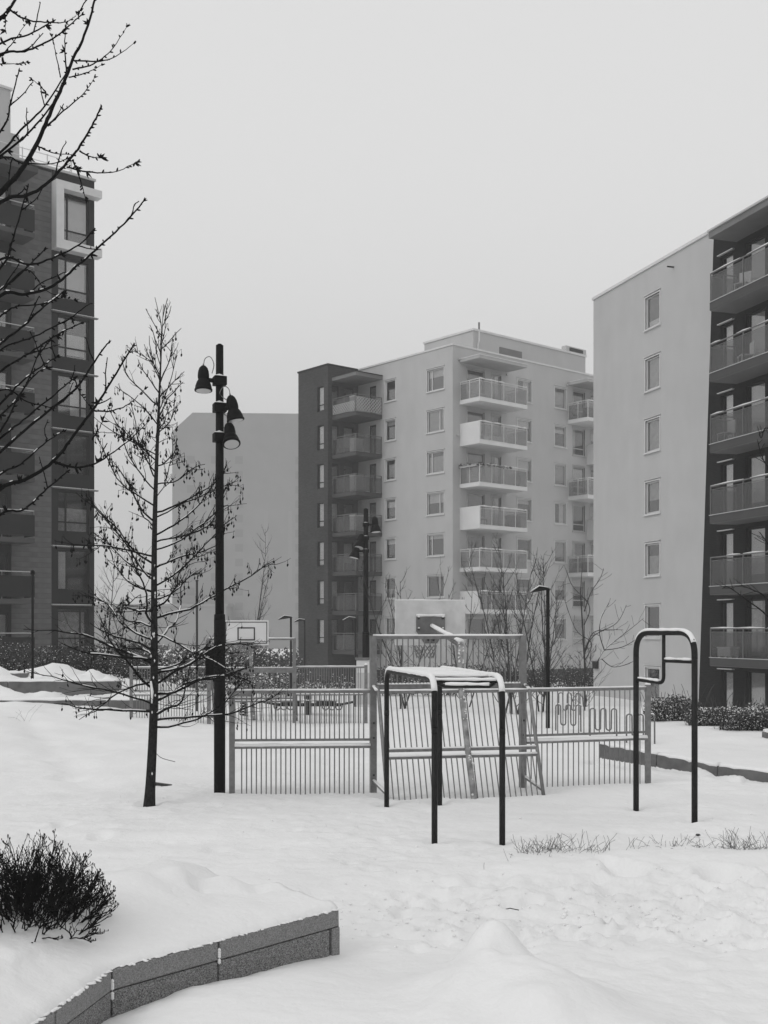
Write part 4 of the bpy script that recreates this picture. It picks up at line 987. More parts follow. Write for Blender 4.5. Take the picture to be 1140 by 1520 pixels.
for k in range(nr):
    f = .045 + .91 * k / (nr - 1); a = fl.lerp(blg, f); b = fr_.lerp(br_, f); a = Vector((a.x, a.y, zt - .0)) - O; b = Vector((b.x, b.y, zt)) - O
    if k == 0: a.z -= .03; b.z -= .03
    m_ = MB(); m_.tube([a, b], .020, 10); m_.build('rung', M['darksteel'], t, smooth=True)
    snow_on(sn, a, b, .024, .02, .020, 8)
# front and back lower rungs with bent ends
for (A, B_, s) in ((fl, fr_, 1), (blg, br_, -1)):
    dirb = (B_ - A).normalized(); inn = (blg - fl).normalized() * .10 * s
    a = Vector((A.x, A.y, zt)) - O; b = Vector((B_.x, B_.y, zt)) - O
    pts = [a + inn * 3.0 + dirb * .03] + [a + inn * 1.2 + dirb * .05 + Vector((0, 0, -.05)), a + inn * .4 + dirb * .12 + Vector((0, 0, -.075)), b + inn * .4 - dirb * .12 + Vector((0, 0, -.075)), b + inn * 1.2 - dirb * .05 + Vector((0, 0, -.05)), b + inn * 3.0 - dirb * .03]
    if s == 1:
        m_ = MB(); m_.tube(pts, .020, 10); m_.build('bent_rung', M['darksteel'], t, smooth=True)
        snow_on(sn, pts[2], pts[3], .024, .018, .020, 8)
sn.build('snow', M['snowcap'], t, smooth=True)

# ================================================================== pull-up frame
a0, b0 = Vector((3.13, 14.22, 0)), Vector((3.585, 13.22, 0))
t = thing('pull_up_frame', 'tall dark rounded pull-up frame with offset inner bars, standing alone at the right', 'climbing frame', a0)
tp = 2.17; rr_ = .036
A1, B1 = Vector((a0.x, a0.y, h(a0.x, a0.y) - .2)), Vector((b0.x, b0.y, h(b0.x, b0.y) - .2))
At, Bt = Vector((a0.x, a0.y, tp)), Vector((b0.x, b0.y, tp))
for (P, Q) in ((A1, At), (B1, Bt)):
    m_ = MB(); m_.tube([P - a0, Vector((Q.x, Q.y, tp - .30)) - a0], rr_, 12); m_.build('leg', M['darksteel'], t, smooth=True)
path = [Vector((a0.x, a0.y, tp - .30))] + arc_corner(A1, At, Bt, .26, 8) + arc_corner(At, Bt, B1, .26, 8) + [Vector((b0.x, b0.y, tp - .30))]
m_ = MB(); m_.tube([p - a0 for p in path], rr_, 12); m_.build('top_bar', M['darksteel'], t, smooth=True)
def on(f, z): p = a0.lerp(b0, f); return Vector((p.x, p.y, z)) - a0
# inner vertical at ~half, bending into the left low bar; short bar to the right leg
f0 = .49
m_ = MB(); c1 = on(f0, 1.56); pth = [on(f0, tp - .02)] + arc_corner(on(f0, tp), c1, on(.0, 1.58), .09, 6) + [on(0.0, 1.585)]; m_.tube(pth, .022, 10); m_.build('inner_bar', M['darksteel'], t, smooth=True)
m_ = MB(); m_.tube([on(f0, 1.83), on(1.0, 1.83)], .022, 10); m_.build('inner_bar', M['darksteel'], t, smooth=True)
sn = MB(); sp = [p - a0 for p in path if p.z > tp - .18]; sp2 = []
for a, b in zip(sp[:-1], sp[1:]):
    n = max(1, int((b - a).length / .06)); sp2 += [a.lerp(b, k / n) for k in range(n)]
sp2.append(sp[-1]); sn.tube([p + Vector((0, 0, .030)) for p in sp2], [.036 * rnd.uniform(.92, 1.06) for _ in sp2], 10, rh=[.022 * rnd.uniform(.85, 1.2) for _ in sp2])
snow_on(sn, on(.05, 1.60), on(f0 - .07, 1.58), .022, .016, .010); snow_on(sn, on(f0 + .03, 1.85), on(.97, 1.85), .022, .016, .008)
sn.build('snow', M['snowcap'], t, smooth=True)

# ================================================================== lamps
def frame_from(pos, d, up=Vector((0, 0, 1))):
    z = d.normalized(); x = up.cross(z)
    if x.length < 1e-3: x = Vector((1, 0, 0))
    x.normalize(); y = z.cross(x); m_ = Matrix((x, y, z)).transposed().to_4x4(); return Matrix.Translation(pos) @ m_
def flood_pole(label, loc, top, heads, hs=.66, rw=.077):
    t = thing('floodlight_pole', label, 'lamp post', loc)
    b = MB(); b.tube([(0, 0, -.4), (0, 0, 2.35)], rw, 16); b.build('pole', M['blacksteel'], t, smooth=True)
    b = MB(); b.tube([(0, 0, 2.30), (0, 0, 2.42), (0, 0, 2.43)], [rw, rw * .96, rw * .74], 16); b.build('pole_collar', M['blacksteel'], t, smooth=True)
    b = MB(); b.tube([(0, 0, 2.42), (0, 0, top)], [rw * .78, rw * .66], 16); b.tube([(0, 0, top), (0, 0, top + .02)], [rw * .6, rw * .3], 12); b.build('upper_pole', M['blacksteel'], t, smooth=True)
    for (z, side, dx, dz, tilt) in heads:
        br = MB(); br.box(-.085, .085, -.08, .08, z - .06, z + .06, Matrix.Rotation(R(20), 4, 'Z')); o = br.build('bracket', M['blacksteel'], t); bevel(o, .008)
        s = MB(); s.tube([(-.06, -.04, z + .062), (0, -.03, z + .07), (.06, -.02, z + .062)], [.04, .06, .035], 8, rh=[.01, .02, .008]); s.build('snow', M['snowcap'], o, smooth=True)
        c_ = Vector((side * dx, -.05, z + dz)); axd = Vector((tilt[0], tilt[1], -1)).normalized()
        hd = MB(); m_ = frame_from(c_, axd) @ Matrix.Scale(hs, 4)
        hd.lathe([(.012, -.30), (.045, -.285), (.085, -.24), (.108, -.17), (.116, -.09), (.115, -.03), (.105, -.005), (.108, .01), (.135, .05), (.162, .13), (.172, .20), (.182, .205), (.182, .235), (.165, .237)], 24, m_)
        ho = hd.build('lamp_head', M['blacksteel'], t, smooth=True)
        l = MB(); l.lathe([(.15, .2385), (.15, .2415)], 24, m_); l.build('lens', M['lens'], ho)
        arm = MB(); arm.tube([(side * .07, -.02, z), (side * dx * .55, -.04, z + dz * .3), tuple(c_ + Vector((0, 0, 0)))], .03, 8); arm.build('arm', M['blacksteel'], ho, smooth=True)
        cb = MB(); tpv = c_ - axd * .29 * hs
        cp = [tpv + Vector((0, 0, -.02)), tpv + Vector((-side * .02, 0, .09)), tpv + Vector((-side * .09, 0, .12)), tpv + Vector((-side * .14, 0, .02)), Vector((side * .1, -.02, z + .10))]
        fine = []
        for k in range(len(cp) - 1):
            p0, p1, p2, p3 = cp[max(k - 1, 0)], cp[k], cp[k + 1], cp[min(k + 2, len(cp) - 1)]
            for j in range(6):
                f = j / 6; fine.append(.5 * ((2 * p1) + (p2 - p0) * f + (2 * p0 - 5 * p1 + 4 * p2 - p3) * f * f + (3 * p1 - p0 - 3 * p2 + p3) * f ** 3))
        fine.append(cp[-1]); cb.tube(fine, .006, 5); cb.build('cable', M['plate'], ho, smooth=True)
        nub = MB(); nub.lathe([(.016, -.33), (.016, -.30)], 8, m_); nub.build('cable_gland', M['plate'], ho)
    return t
P1 = (-2.21, 15.4, h(-2.21, 15.4))
flood_pole('tall black pole with three snow-topped floodlights, beside the bare alder', P1, 6.04,
           [(5.56, -1, .21, .01, (.02, -.12)), (5.20, 1, .19, -.03, (.22, -.02)), (4.80, 1, .15, .03, (.20, -.50))])
P2 = (-.58, 36.7, h(-.58, 36.7))
tt_ = flood_pole('smaller-looking distant black pole with three floodlights before the pale block', P2, 6.35,
           [(5.85, 1, .30, -.02, (.1, -.1)), (5.42, -1, .18, -.12, (-.2, -.4)), (5.0, -1, .32, .0, (-.25, -.1))], hs=.95, rw=.115)
t = thing('cable_box', 'white utility cabinet at the foot of the distant floodlight pole', 'cabinet', (-.55, 36.3, h(-.55, 36.3)))
b = MB(); b.box(-.32, .32, -.15, .15, 0, 1.25 - h(-.55, 36.3)); bevel(b.build('body', M['white_paint'], t), .02)
b = MB(); b.box(-.36, .36, -.18, .18, 1.252 - h(-.55, 36.3), 1.32 - h(-.55, 36.3)); b.build('lid', M['plate'], t)
b = MB(); b.box(-.3, .3, -.155, -.151, .1, 1.1); b.build('door', M['frame_gray'], t)
t = thing('junction_box', 'dark junction box strapped behind the black floodlight pole at hip height', 'box', (-2.36, 15.5, 1.6))
b = MB(); b.box(-.05, .12, -.08, .08, -.02, .36); bevel(b.build('body', M['blacksteel'], t), .02)
b = MB(); b.box(-.055, .125, -.085, .085, .362, .375); b.build('lid', M['darksteel'], t)

def street_lamp(label, loc, top, head=.4, side=-1, r=.05, mat='blacksteel', snow=True):
    t = thing('street_lamp', label, 'street lamp', loc); z = top - loc[2]
    b = MB(); b.tube([(0, 0, -.3), (0, 0, z)], [r, r * .8], 12); b.build('pole', M[mat], t, smooth=True)
    b = MB(); s = side
    b.add([(0.06 * -s, -.12, z - .02), (0.06 * -s, .12, z - .02), (s * head, .12, z - .10), (s * head, -.12, z - .10), (s * head * .5, 0, z + .06), (0, 0, z + .02)],
          [(0, 1, 2, 3), (3, 2, 4), (0, 3, 4, 5), (1, 0, 5), (2, 1, 5, 4)])
    o = b.build('lamp_head', M[mat], t)
    if snow:
        q = MB(); q.tube([(s * head * .98, 0, z - .07), (s * head * .5, 0, z + .062), (0, 0, z + .03)], [.03, .06, .02], 6, rh=.015); q.build('snow', M['snowcap'], o, smooth=True)
    return t
street_lamp('black path lamp with a flat angled head beside the bare shrub thicket', (3.72, 26.0, h(3.72, 26)), 3.14)
street_lamp('slim lamp with snow-white head right of centre before the dark tower', (-1.1, 44, h(-1.1, 44)), 2.65, .5, -1, .04, 'darksteel')
street_lamp('slim faint lamp in front of the left side of the dark tower', (-3.6, 52, h(-3.6, 52)), 2.65, .5, -1, .04, 'darksteel')
street_lamp('slim dark lamp standing just right of the far basketball board', (-3.25, 40, h(-3.25, 40)), 2.65, .45, -1, .045, 'darksteel')
t = thing('lamp_post', 'plain thin dark post on the slope before the boarded building', 'post', (-9.45, 30.8, h(-9.45, 30.8)))
b = MB(); b.tube([(0, 0, -.3), (0, 0, 2.85)], .035, 10); b.build('post', M['blacksteel'], t, smooth=True)
b = MB(); b.tube([(0, 0, 2.852), (0, 0, 2.95), (0, 0, 2.98)], [.06, .06, .02], 10); b.build('cap', M['blacksteel'], t, smooth=True)
t = thing('thin_pole', 'thin dark pole behind the alder and the far court fence', 'post', (-4.9, 30, h(-4.9, 30)))
b = MB(); b.tube([(0, 0, -.3), (0, 0, 3.4)], .03, 8); b.build('post', M['twig_far'], t); b = MB(); b.tube([(0, 0, 3.402), (0, 0, 3.44)], .04, 8); b.build('cap', M['twig_far'], t)

# ================================================================== bike racks, seesaw, spring toy
def bike_rack(label, x, y, rz, w=.62, n=2, s=1.0):
    z0 = h(x, y); t = thing('bike_rack', label, 'bike rack', (x, y, z0), rz, )
    P = [(0, 0, -.1), (0, 0, .60)]; n_w = n * 2
    pts = [Vector((0, 0, -.15)), Vector((0, 0, .5))]; r = w / (2 * n_w + 1) if False else .055
    x_ = 0; up = True; pts = [Vector((0, 0, -.15)), Vector((0, 0, .52))]
    for k in range(2 * n + 1):
        cx = x_ + r
        for j in range(1, 8):
            a = math.pi * (1 - j / 8); sg_ = 1 if up else -1
            pts.append(Vector((cx + r * math.cos(a), 0, (.52 if up else .18) + sg_ * r * math.sin(a))))
        x_ += 2 * r
        if k < 2 * n: pts.append(Vector((x_, 0, .18 if up else .52)))
        up = not up
    pts.append(Vector((x_, 0, -.15)))
    b = MB(); b.tube(pts, .016, 8); b.build('wave_tube', M['plate'], t, smooth=True)
    sn = MB(); xx = r
    for k in range(n + 1):
        sn.tube([(xx + r * math.cos(a), 0, .54 + r * math.sin(a)) for a in [math.pi * j / 6 for j in range(1, 6)]], .014, 6); xx += 4 * r
    sn.build('snow', M['snowcap'], t, smooth=True, kind='stuff'); return t
bike_rack('wavy tube bike rack beside the black path lamp, first from the left', 3.78, 25.2, R(-18))
bike_rack('wavy tube bike rack in the middle of the row behind the right court panel', 4.3, 23.9, R(-18))
bike_rack('wavy tube bike rack at the right end of the row behind the pull-up frame', 4.85, 22.9, R(-18))
bike_rack('smaller-looking wavy bike rack farther back near the bare shrubs', 4.5, 29.5, R(-18))

SY = 29.6; sxx = (458 - 570) / FPX * SY
t = thing('seesaw', 'low dark seesaw with curved grips half buried behind the far court fence', 'seesaw', (sxx, SY, h(sxx, SY)))
b = MB(); b.tube([(0, 0, -.2), (0, 0, .62)], .07, 10); b.build('centre_post', M['darksteel'], t, smooth=True)
b = MB(); b.box(-.85, .85, -.06, .06, .22, .30); b.build('beam', M['darksteel'], t)
for s in (-1, 1):
    b = MB(); b.box(s * .45 - .25, s * .45 + .25, -.17, .17, .302, .36); b.build('seat', M['darksteel'], t)
    for k in range(3):
        b = MB(); xx = s * (.45 + .17 * k); b.tube([(xx + .09 * math.cos(a), -.19, .26 + .12 * math.sin(a)) for a in [math.pi * (1 + j / 8) for j in range(9)]], .016, 6); b.build('grip', M['plate'], t, smooth=True)
    b = MB(); b.tube([(s * .85, 0, .27), (s * 1.2, 0, .34)], .03, 8); b.build('handle', M['darksteel'], t)
b = MB(); b.tube([(-.8, 0, .37), (0, 0, .38), (.8, 0, .37)], .08, 8, rh=.03); b.build('snow', M['snowcap'], t, smooth=True)
SY = 29.3; sxx = (362 - 570) / FPX * SY
t = thing('spring_rider', 'small dark spring rider toy seen through the far goal bars', 'play toy', (sxx, SY, h(sxx, SY)))
b = MB(); b.tube([(.09 * math.cos(k * .7), .09 * math.sin(k * .7), .008 * k) for k in range(48)], .018, 6); b.build('spring', M['darksteel'], t, smooth=True)
b = MB(); b.add([(x_, y_, z_) for y_ in (-.09, .09) for (x_, z_) in ((-.42, .55), (-.2, .42), (.2, .42), (.38, .72), (.5, .86), (.32, .86), (.12, .58), (-.2, .56), (-.45, .68))],
      [tuple(range(9)), tuple(range(17, 8, -1))] + [(i, 9 + i, 9 + (i + 1) % 9, (i + 1) % 9) for i in range(9)]); b.build('body', M['plate'], t)
b = MB(); b.tube([(.3, -.22, .74), (.3, .22, .74)], .018, 8); b.build('handle', M['darksteel'], t)
b = MB(); b.tube([(-.3, 0, .6), (-.1, 0, .58), (.08, 0, .6)], .09, 8, rh=.03); b.build('snow', M['snowcap'], t, smooth=True)

# ================================================================== trees and shrubs
def catmull(cp, m=5):
    out = []
    for k in range(len(cp) - 1):
        p0, p1, p2, p3 = cp[max(k - 1, 0)], cp[k], cp[k + 1], cp[min(k + 2, len(cp) - 1)]
        for j in range(m):
            f = j / m; out.append(.5 * ((2 * p1) + (p2 - p0) * f + (2 * p0 - 5 * p1 + 4 * p2 - p3) * f * f + (3 * p1 - p0 - 3 * p2 + p3) * f ** 3))
    out.append(cp[-1]); return out
def grow(start, d, L, r, curve=.15, up=.25, seg=.09, jit=.10):
    pts = [Vector(start)]; d = Vector(d).normalized(); n = max(3, int(L / seg))
    for k in range(n):
        d = (d + Vector((0, 0, up / n)) * 1.0 + Vector((r.gauss(0, jit), r.gauss(0, jit), r.gauss(0, jit))) * .5).normalized(); pts.append(pts[-1] + d * (L / n))
    return pts

# --- the alder
AX, AY = -2.89, 14.1; az = h(AX, AY)
AT = thing('alder_tree', 'young bare conical alder hung with small cones, beside the black floodlight pole', 'tree', (AX, AY, az))
ra = random.Random(21)
Ht = 6.2 - az
tp_ = [Vector((0.06 * math.sin(z * 1.1) * .4 + .17 * (max(z, 0) / Ht) ** 1.2 * 1.0, .04 * math.sin(z * 1.7), z)) for z in np.linspace(-.25, Ht, 60)]
rad = [max(.004, .062 * max(0, 1 - max(p.z, 0) / Ht) ** .85 + (.018 * math.exp(-max(p.z, 0) * 7))) for p in tp_]
b = MB(); b.tube(tp_, rad, 14); b.build('trunk', M['bark'], AT, smooth=True)
def trunk_at(z): f = (z + .25) / (Ht + .25) * 59; i = int(min(f, 58)); return tp_[i].lerp(tp_[i + 1], f - i)
cones = MB(); asn = MB()
def cone(p, r):
    s = r.uniform(.008, .013); sway = Vector((r.uniform(-.025, .025), r.uniform(-.02, .02), -r.uniform(.02, .06)))
    q = p + sway; cones.tube([p, p + Vector((sway.x * .8, sway.y * .8, .008)), q], .0028, 3, caps=False)
    cones.lathe([(.001, -.028), (s * .8, -.016), (s, 0), (s * .5, .012), (.001, .015)], 5, Matrix.Translation(q - Vector((0, 0, .016))) @ Matrix.Rotation(r.uniform(-.5, .5), 4, 'Y'))
z = .98; k = 0
while z < Ht - .12:
    f = z / Ht
    L = (1.95 * max(0, 1 - f) ** .8 + .2) * ra.uniform(.7, 1.15)
    if f < .3: L *= .8 + .5 * f
    az_ = k * 2.4 + ra.uniform(-.5, .5)
    if ra.random() < .55: az_ = (0 if ra.random() < .5 else math.pi) + ra.uniform(-.7, .7)
    el = R(4 + 20 * f + 42 * f ** 3 + ra.uniform(-14, 14)) if f < .85 else R(ra.uniform(50, 68))
    d = Vector((math.cos(az_) * math.cos(el), math.sin(az_) * math.cos(el), math.sin(el)))
    p0 = trunk_at(z); r0 = max(.0035, .0165 * (1 - f) ** .6 * ra.uniform(.7, 1.15))
    pts = grow(p0, d, L, ra, up=.10 + .35 * f, jit=.24)
    # slight sag first, then curving up towards the tip
    n = len(pts)
    m_ = MB(); m_.tube(pts, [r0 * (1 - i / n) ** .7 + .0022 for i in range(n)], 7)
    nt_ = int(L * 11)
    for q in range(nt_):
        i = ra.randint(int(n * .2), n - 2); base = pts[i]; dd = (pts[i + 1] - pts[i]).normalized()
        sd_ = (dd.cross(Vector((0, 0, 1))) * ra.choice((-1, 1)) + dd * .8 + Vector((0, 0, ra.uniform(-.5, .7)))).normalized()
        Lt = L * ra.uniform(.14, .42) * (1 - .5 * i / n)
        tw = grow(base, sd_, Lt, ra, up=.25, seg=.05, jit=.28); m_.tube(tw, [.0034 * (1 - j / len(tw)) + .0014 for j in range(len(tw))], 4, caps=False)
        dens = .8 if .33 < f < .78 else (.22 if f < .33 else .12)
        for c_ in range(ra.randint(1, 3)):
            if ra.random() < dens: cone(tw[ra.randint(max(0, len(tw) // 2), len(tw) - 1)], ra)
        if ra.random() < .6:
            t2 = grow(tw[len(tw) // 2], (sd_ + Vector((ra.uniform(-.8, .8), ra.uniform(-.8, .8), ra.uniform(-.4, .6)))), Lt * .5, ra, seg=.05, jit=.3); m_.tube(t2, .0016, 3, caps=False)
            if ra.random() < dens: cone(t2[-1], ra)
    m_.build('branch', M['twig'], AT, smooth=True)
    if f < .62:
        sp = pts[: int(n * .72)]
        # broken runs of snow lying along the limb
        i = 1
        while i < len(sp) - 2:
            run = ra.randint(2, 6); seg_ = sp[i:i + run]
            if len(seg_) > 1 and ra.random() < .88:
                rr2 = r0 * (1 - i / n) ** .7; asn.tube([p + Vector((0, 0, rr2 * .8 + .004)) for p in seg_], [max(.004, rr2 * .85)] * len(seg_), 5, rh=[max(.005, rr2 * .7)] * len(seg_))
            i += run + ra.randint(0, 2)
    z += ra.uniform(.042, .085) * (1 + .3 * f); k += 1
for _ in range(14):
    p = trunk_at(ra.uniform(.35, 3)); asn.lathe([(.001, -.02), (.010, 0), (.001, .02)], 5, Matrix.Translation(p + Vector((ra.uniform(-.03, .03), -.06, 0))))
asn.tube([Vector((.03, -.05, 1.55)), Vector((.05, -.07, 1.42)), Vector((.045, -.07, 1.28))], [.012, .018, .008], 6)
cones.build('cones', M['cone'], AT, kind='stuff'); asn.build('snow', M['snowcap'], AT, smooth=True, kind='stuff')
# dropping thin twig low on the trunk
b = MB(); b.tube(catmull([Vector((.05, -.04, .72)), Vector((.16, -.1, .62)), Vector((.34, -.12, .57))]), .004, 4); b.build('branch', M['twig'], AT)

# --- near tree whose branches reach in from the left (trunk outside the frame)
NT_X, NT_Y = -3.35, 7.0; nz = h(NT_X, NT_Y)
NT = thing('cherry_tree', 'near bare tree whose knobbly budded branches reach in from the upper left', 'tree', (NT_X, NT_Y, nz))
NO = Vector((NT_X, NT_Y, nz)); rn = random.Random(9)
b = MB(); tk = [Vector((.10 * math.sin(z_ * .8), .08 * math.sin(z_), z_)) for z_ in np.linspace(-.3, 6.8, 30)]
b.tube(tk, [.11 * (1 - i / 34) for i in range(30)], 14); b.build('trunk', M['bark'], NT, smooth=True)
BR_ = [  # picture positions of each limb (u, v), base thickness in mm, depth in metres
 ([(0, 286), (36, 246), (59, 204), (76, 164), (95, 122), (108, 89), (125, 53), (141, 0), (150, -40)], 15, 6.6, .5),
 ([(0, 301), (43, 289), (72, 270), (105, 235), (125, 207), (141, 178), (151, 158)], 11, 6.4, .3),
 ([(0, 439), (39, 437), (79, 424), (115, 394), (145, 368), (184, 332), (214, 298)], 10, 6.3, .3),
 ([(0, 28), (14, 12), (30, -12)], 14, 6.9, .2), ([(0, 65), (43, 51), (79, 31)], 7, 6.8, .2), ([(0, 81), (36, 76), (72, 61), (99, 41), (122, 21)], 8, 6.9, .3),
 ([(0, 227), (30, 194), (66, 158), (99, 108)], 9, 7.0, .3), ([(0, 232), (40, 200), (80, 152), (95, 122)], 8, 6.8, .2), ([(0, 235), (33, 242), (76, 243), (102, 235)], 6, 7.1, .2),
 ([(0, 385), (43, 393), (82, 381), (115, 365), (138, 342)], 8, 6.6, .2), ([(0, 431), (33, 404), (67, 370)], 7, 6.7, .2), ([(0, 399), (20, 352), (41, 278)], 7, 6.5, .2), ([(0, 197), (16, 151), (28, 105)], 7, 6.8, .2),
 ([(0, 726), (38, 712), (79, 685), (109, 647), (144, 600), (168, 562), (197, 514)], 12, 6.2, .3), ([(0, 764), (34, 757), (65, 730), (100, 700)], 8, 6.6, .2),
 ([(0, 671), (51, 627), (113, 576), (144, 531), (161, 509)], 9, 6.5, .2), ([(0, 651), (34, 624), (89, 579), (112, 560)], 7, 6.7, .2), ([(0, 617), (34, 579), (62, 514)], 7, 6.8, .2),
 ([(0, 552), (44, 524), (85, 497), (120, 480)], 7, 6.6, .2), ([(0, 511), (31, 487), (60, 460), (92, 435)], 8, 6.4, .2), ([(0, 579), (41, 596), (79, 606)], 6, 6.9, .2), ([(0, 520), (50, 500), (100, 475), (108, 476)], 6, 6.7, .2),
 ([(0, 600), (28, 570), (60, 545), (85, 530)], 7, 6.6, .2), ([(0, 705), (30, 690), (70, 655), (95, 640)], 7, 6.9, .2), ([(0, 470), (25, 455), (60, 452), (95, 440)], 6, 6.6, .2), ([(0, 640), (22, 600), (48, 560), (70, 545)], 6, 6.3, .2)]
SUB = [([(110, 90), (145, 91), (171, 84), (199, 64)], 5, 6.9), ([(108, 103), (138, 95), (164, 76), (189, 39)], 5, 6.85), ([(102, 115), (131, 107), (151, 96)], 4, 6.85), ([(71, 187), (95, 164), (122, 141), (141, 115)], 5, 6.8),
 ([(14, 14), (36, 28), (66, 33), (99, 32), (120, 16)], 6, 6.95), ([(56, 217), (79, 227), (108, 230)], 5, 6.8), ([(99, 248), (138, 256), (171, 255), (204, 240)], 5, 6.6), ([(108, 237), (118, 263), (128, 297)], 5, 6.6), ([(118, 224), (135, 233), (155, 235)], 5, 6.65),
 ([(80, 685), (113, 694), (147, 685), (191, 654), (219, 627)], 7, 6.3), ([(140, 610), (164, 610), (191, 600), (215, 577)], 5, 6.4), ([(137, 653), (150, 630), (162, 601)], 4, 6.4), ([(99, 108), (96, 60), (99, 35)], 5, 7.1), ([(90, 115), (82, 75), (77, 53)], 4, 7.1),
 ([(70, 140), (60, 128), (47, 117)], 4, 7.0), ([(0, 85), (20, 62), (40, 32)], 4, 6.9), ([(9, 22), (8, 34), (8, 45)], 4, 6.9), ([(5, 430), (40, 400), (70, 432), (112, 446)], 4, 6.6), ([(110, 560), (120, 585), (135, 605)], 4, 6.5), ([(0, 95), (24, 95), (40, 92)], 3, 6.9)]
bsn = MB()
def near_limb(cp, th, dep, dd, root):
    n = len(cp); W = []
    if root:
        u, v = cp[0]; pj = tk[max(3, min(27, int(((CAMZ + (HZ - (v + 150)) / FPX * dep) - nz + .3) / 7.1 * 29)))] + NO
        p1 = at(u, v, dep); W += [pj, pj.lerp(p1, .35) + Vector((0, 0, -.04)), pj.lerp(p1, .72) + Vector((0, 0, -.03))]
    for i, (u, v) in enumerate(cp): W.append(at(u, v, dep + dd * i / max(1, n - 1)))
    P = catmull(W, 6); k_ = len(P); r0 = th * .86 / 1000
    start = 18 if root else 0
    P = [p + Vector((rn.uniform(-1, 1), 0, rn.uniform(-1, 1))) * .0025 for p in P]
    rads = [(r0 * 1.25 + (.008 * (1 - i / start) if i < start else 0)) * (1 - .78 * max(0, i - start * .5) / k_) for i in range(k_)]
    m_ = MB(); m_.tube([p - NO for p in P], rads, 8)
    # knots and buds
    for i in range(start, k_ - 1):
        if rn.random() < .6:
            p = P[i].lerp(P[i + 1], rn.random()) - NO; t_ = (P[i + 1] - P[i]).normalized()
            s = (Vector((rn.gauss(0, 1), rn.gauss(0, .6), rn.gauss(0, 1)))); s = (s - t_ * s.dot(t_)).normalized(); q = p + (s + t_ * .6).normalized() * rn.uniform(.014, .026)
            m_.tube([p, p.lerp(q, .6), q], [.0042, .0052, .0012], 5)
            if rn.random() < .07:
                for _ in range(4):
                    s2 = (s + t_ * .5 + Vector((rn.gauss(0, .6), rn.gauss(0, .6), rn.gauss(0, .6)))).normalized(); m_.tube([p, p + s2 * .02, p + s2 * rn.uniform(.03, .045)], [.004, .006, .001], 5)
    e = P[-1] - NO; t_ = (P[-1] - P[-3]).normalized()
    for _ in range(3): m_.tube([e, e + (t_ + Vector((rn.gauss(0, .4), 0, rn.gauss(0, .4)))).normalized() * .022], [.006, .0015], 5)
    # thin side twigs
    if th > 5:
        for _ in range(int(k_ / 22)):
            i = rn.randint(start, k_ - 2); t_ = (P[i + 1] - P[i]).normalized(); s = Vector((rn.gauss(0, 1), rn.gauss(0, 1.2), rn.gauss(.3, .8))).normalized()
            tw = grow(P[i] - NO, (t_ * .9 + s * .8), rn.uniform(.08, .26), rn, up=.2, seg=.03, jit=.25); m_.tube(tw, [.0042 - .0018 * j / len(tw) for j in range(len(tw))], 5)
            for q in tw[1::2]: m_.tube([q, q + Vector((rn.gauss(0, .6), rn.gauss(0, .6), rn.gauss(0, .6))).normalized() * .016], [.004, .0015], 4)
    m_.build('branch', M['twig'], NT, smooth=True)
    for i in range(start, k_ - 2):
        if rn.random() < .13 and abs((P[i + 1] - P[i]).normalized().z) < .8:
            q = P[i] - NO + Vector((0, 0, rads[i] + .001)); bsn.tube([q, q.lerp(P[i + 1] - NO + Vector((0, 0, rads[i])), .8)], [.0045, .003], 5)
for cp, th, dep, dd in BR_: near_limb(cp, th, dep, dd, True)
for cp, th, dep in SUB: near_limb(cp, th, dep, .15, False)
bsn.build('snow', M['snowcap'], NT, smooth=True, kind='stuff')

# --- generic bare tree
def bare_tree(name, label, x, y, H_, r, spread=.5, nb=22, mat='twig', trunk_r=.04, low=.12, multi=1, up=.6, sub=5, cat='tree', thin=1.0):
    z0 = h(x, y); t = thing(name, label, cat, (x, y, z0)); trunk_r *= .62
    for s in range(multi):
        lean = Vector((r.gauss(0, .05 + .10 * (multi > 1)), r.gauss(0, .05 + .10 * (multi > 1)), 1)); hh = H_ * r.uniform(.75, 1) if s else H_
        base = Vector((r.gauss(0, .12) * (multi > 1), r.gauss(0, .12) * (multi > 1), -.2)); tr = grow(base, lean, hh + .2, r, up=0, seg=.3, jit=.05)
        n = len(tr); m_ = MB(); m_.tube(tr, [trunk_r * (1 - i / n) + .004 for i in range(n)], 8); m_.build('trunk' if multi == 1 else 'stem', M[mat], t, smooth=True)
        c_ = MB()
        for k in range(nb):
            f = low + (1 - low) * k / nb; p = tr[min(n - 2, int(f * n))].lerp(tr[min(n - 1, int(f * n) + 1)], r.random()); a = r.random() * 6.283; el = R(r.uniform(25, 60))
            L = hh * spread * (1 - f * .75) * r.uniform(.5, 1); d = Vector((math.cos(a) * math.cos(el), math.sin(a) * math.cos(el), math.sin(el)))
            lb_ = grow(p, d, L, r, up=up, seg=.15, jit=.14); c_.tube(lb_, [trunk_r * .42 * thin * (1 - i / len(lb_)) * (1 - f * .5) + .003 for i in range(len(lb_))], 5, caps=False)
            for q in range(sub):
                i = r.randint(1, len(lb_) - 1); dd = (lb_[i] - lb_[i - 1]).normalized() + Vector((r.gauss(0, .6), r.gauss(0, .6), r.gauss(.1, .4)))
                tw = grow(lb_[i], dd, L * r.uniform(.2, .5), r, up=.3, seg=.12, jit=.2); c_.tube(tw, [.0042 * (1 - .5 * j / len(tw)) for j in range(len(tw))], 4, caps=False)
        c_.build('crown', M[mat], t)
    return t
rt = random.Random(33)
bare_tree('bare_shrub', 'upright bare multi-stemmed shrub behind the near goal, left of the backboard', .6, 33, 4.3, rt, .5, 12, 'twig_far', .035, .15, 4, .9, 5, 'shrub')
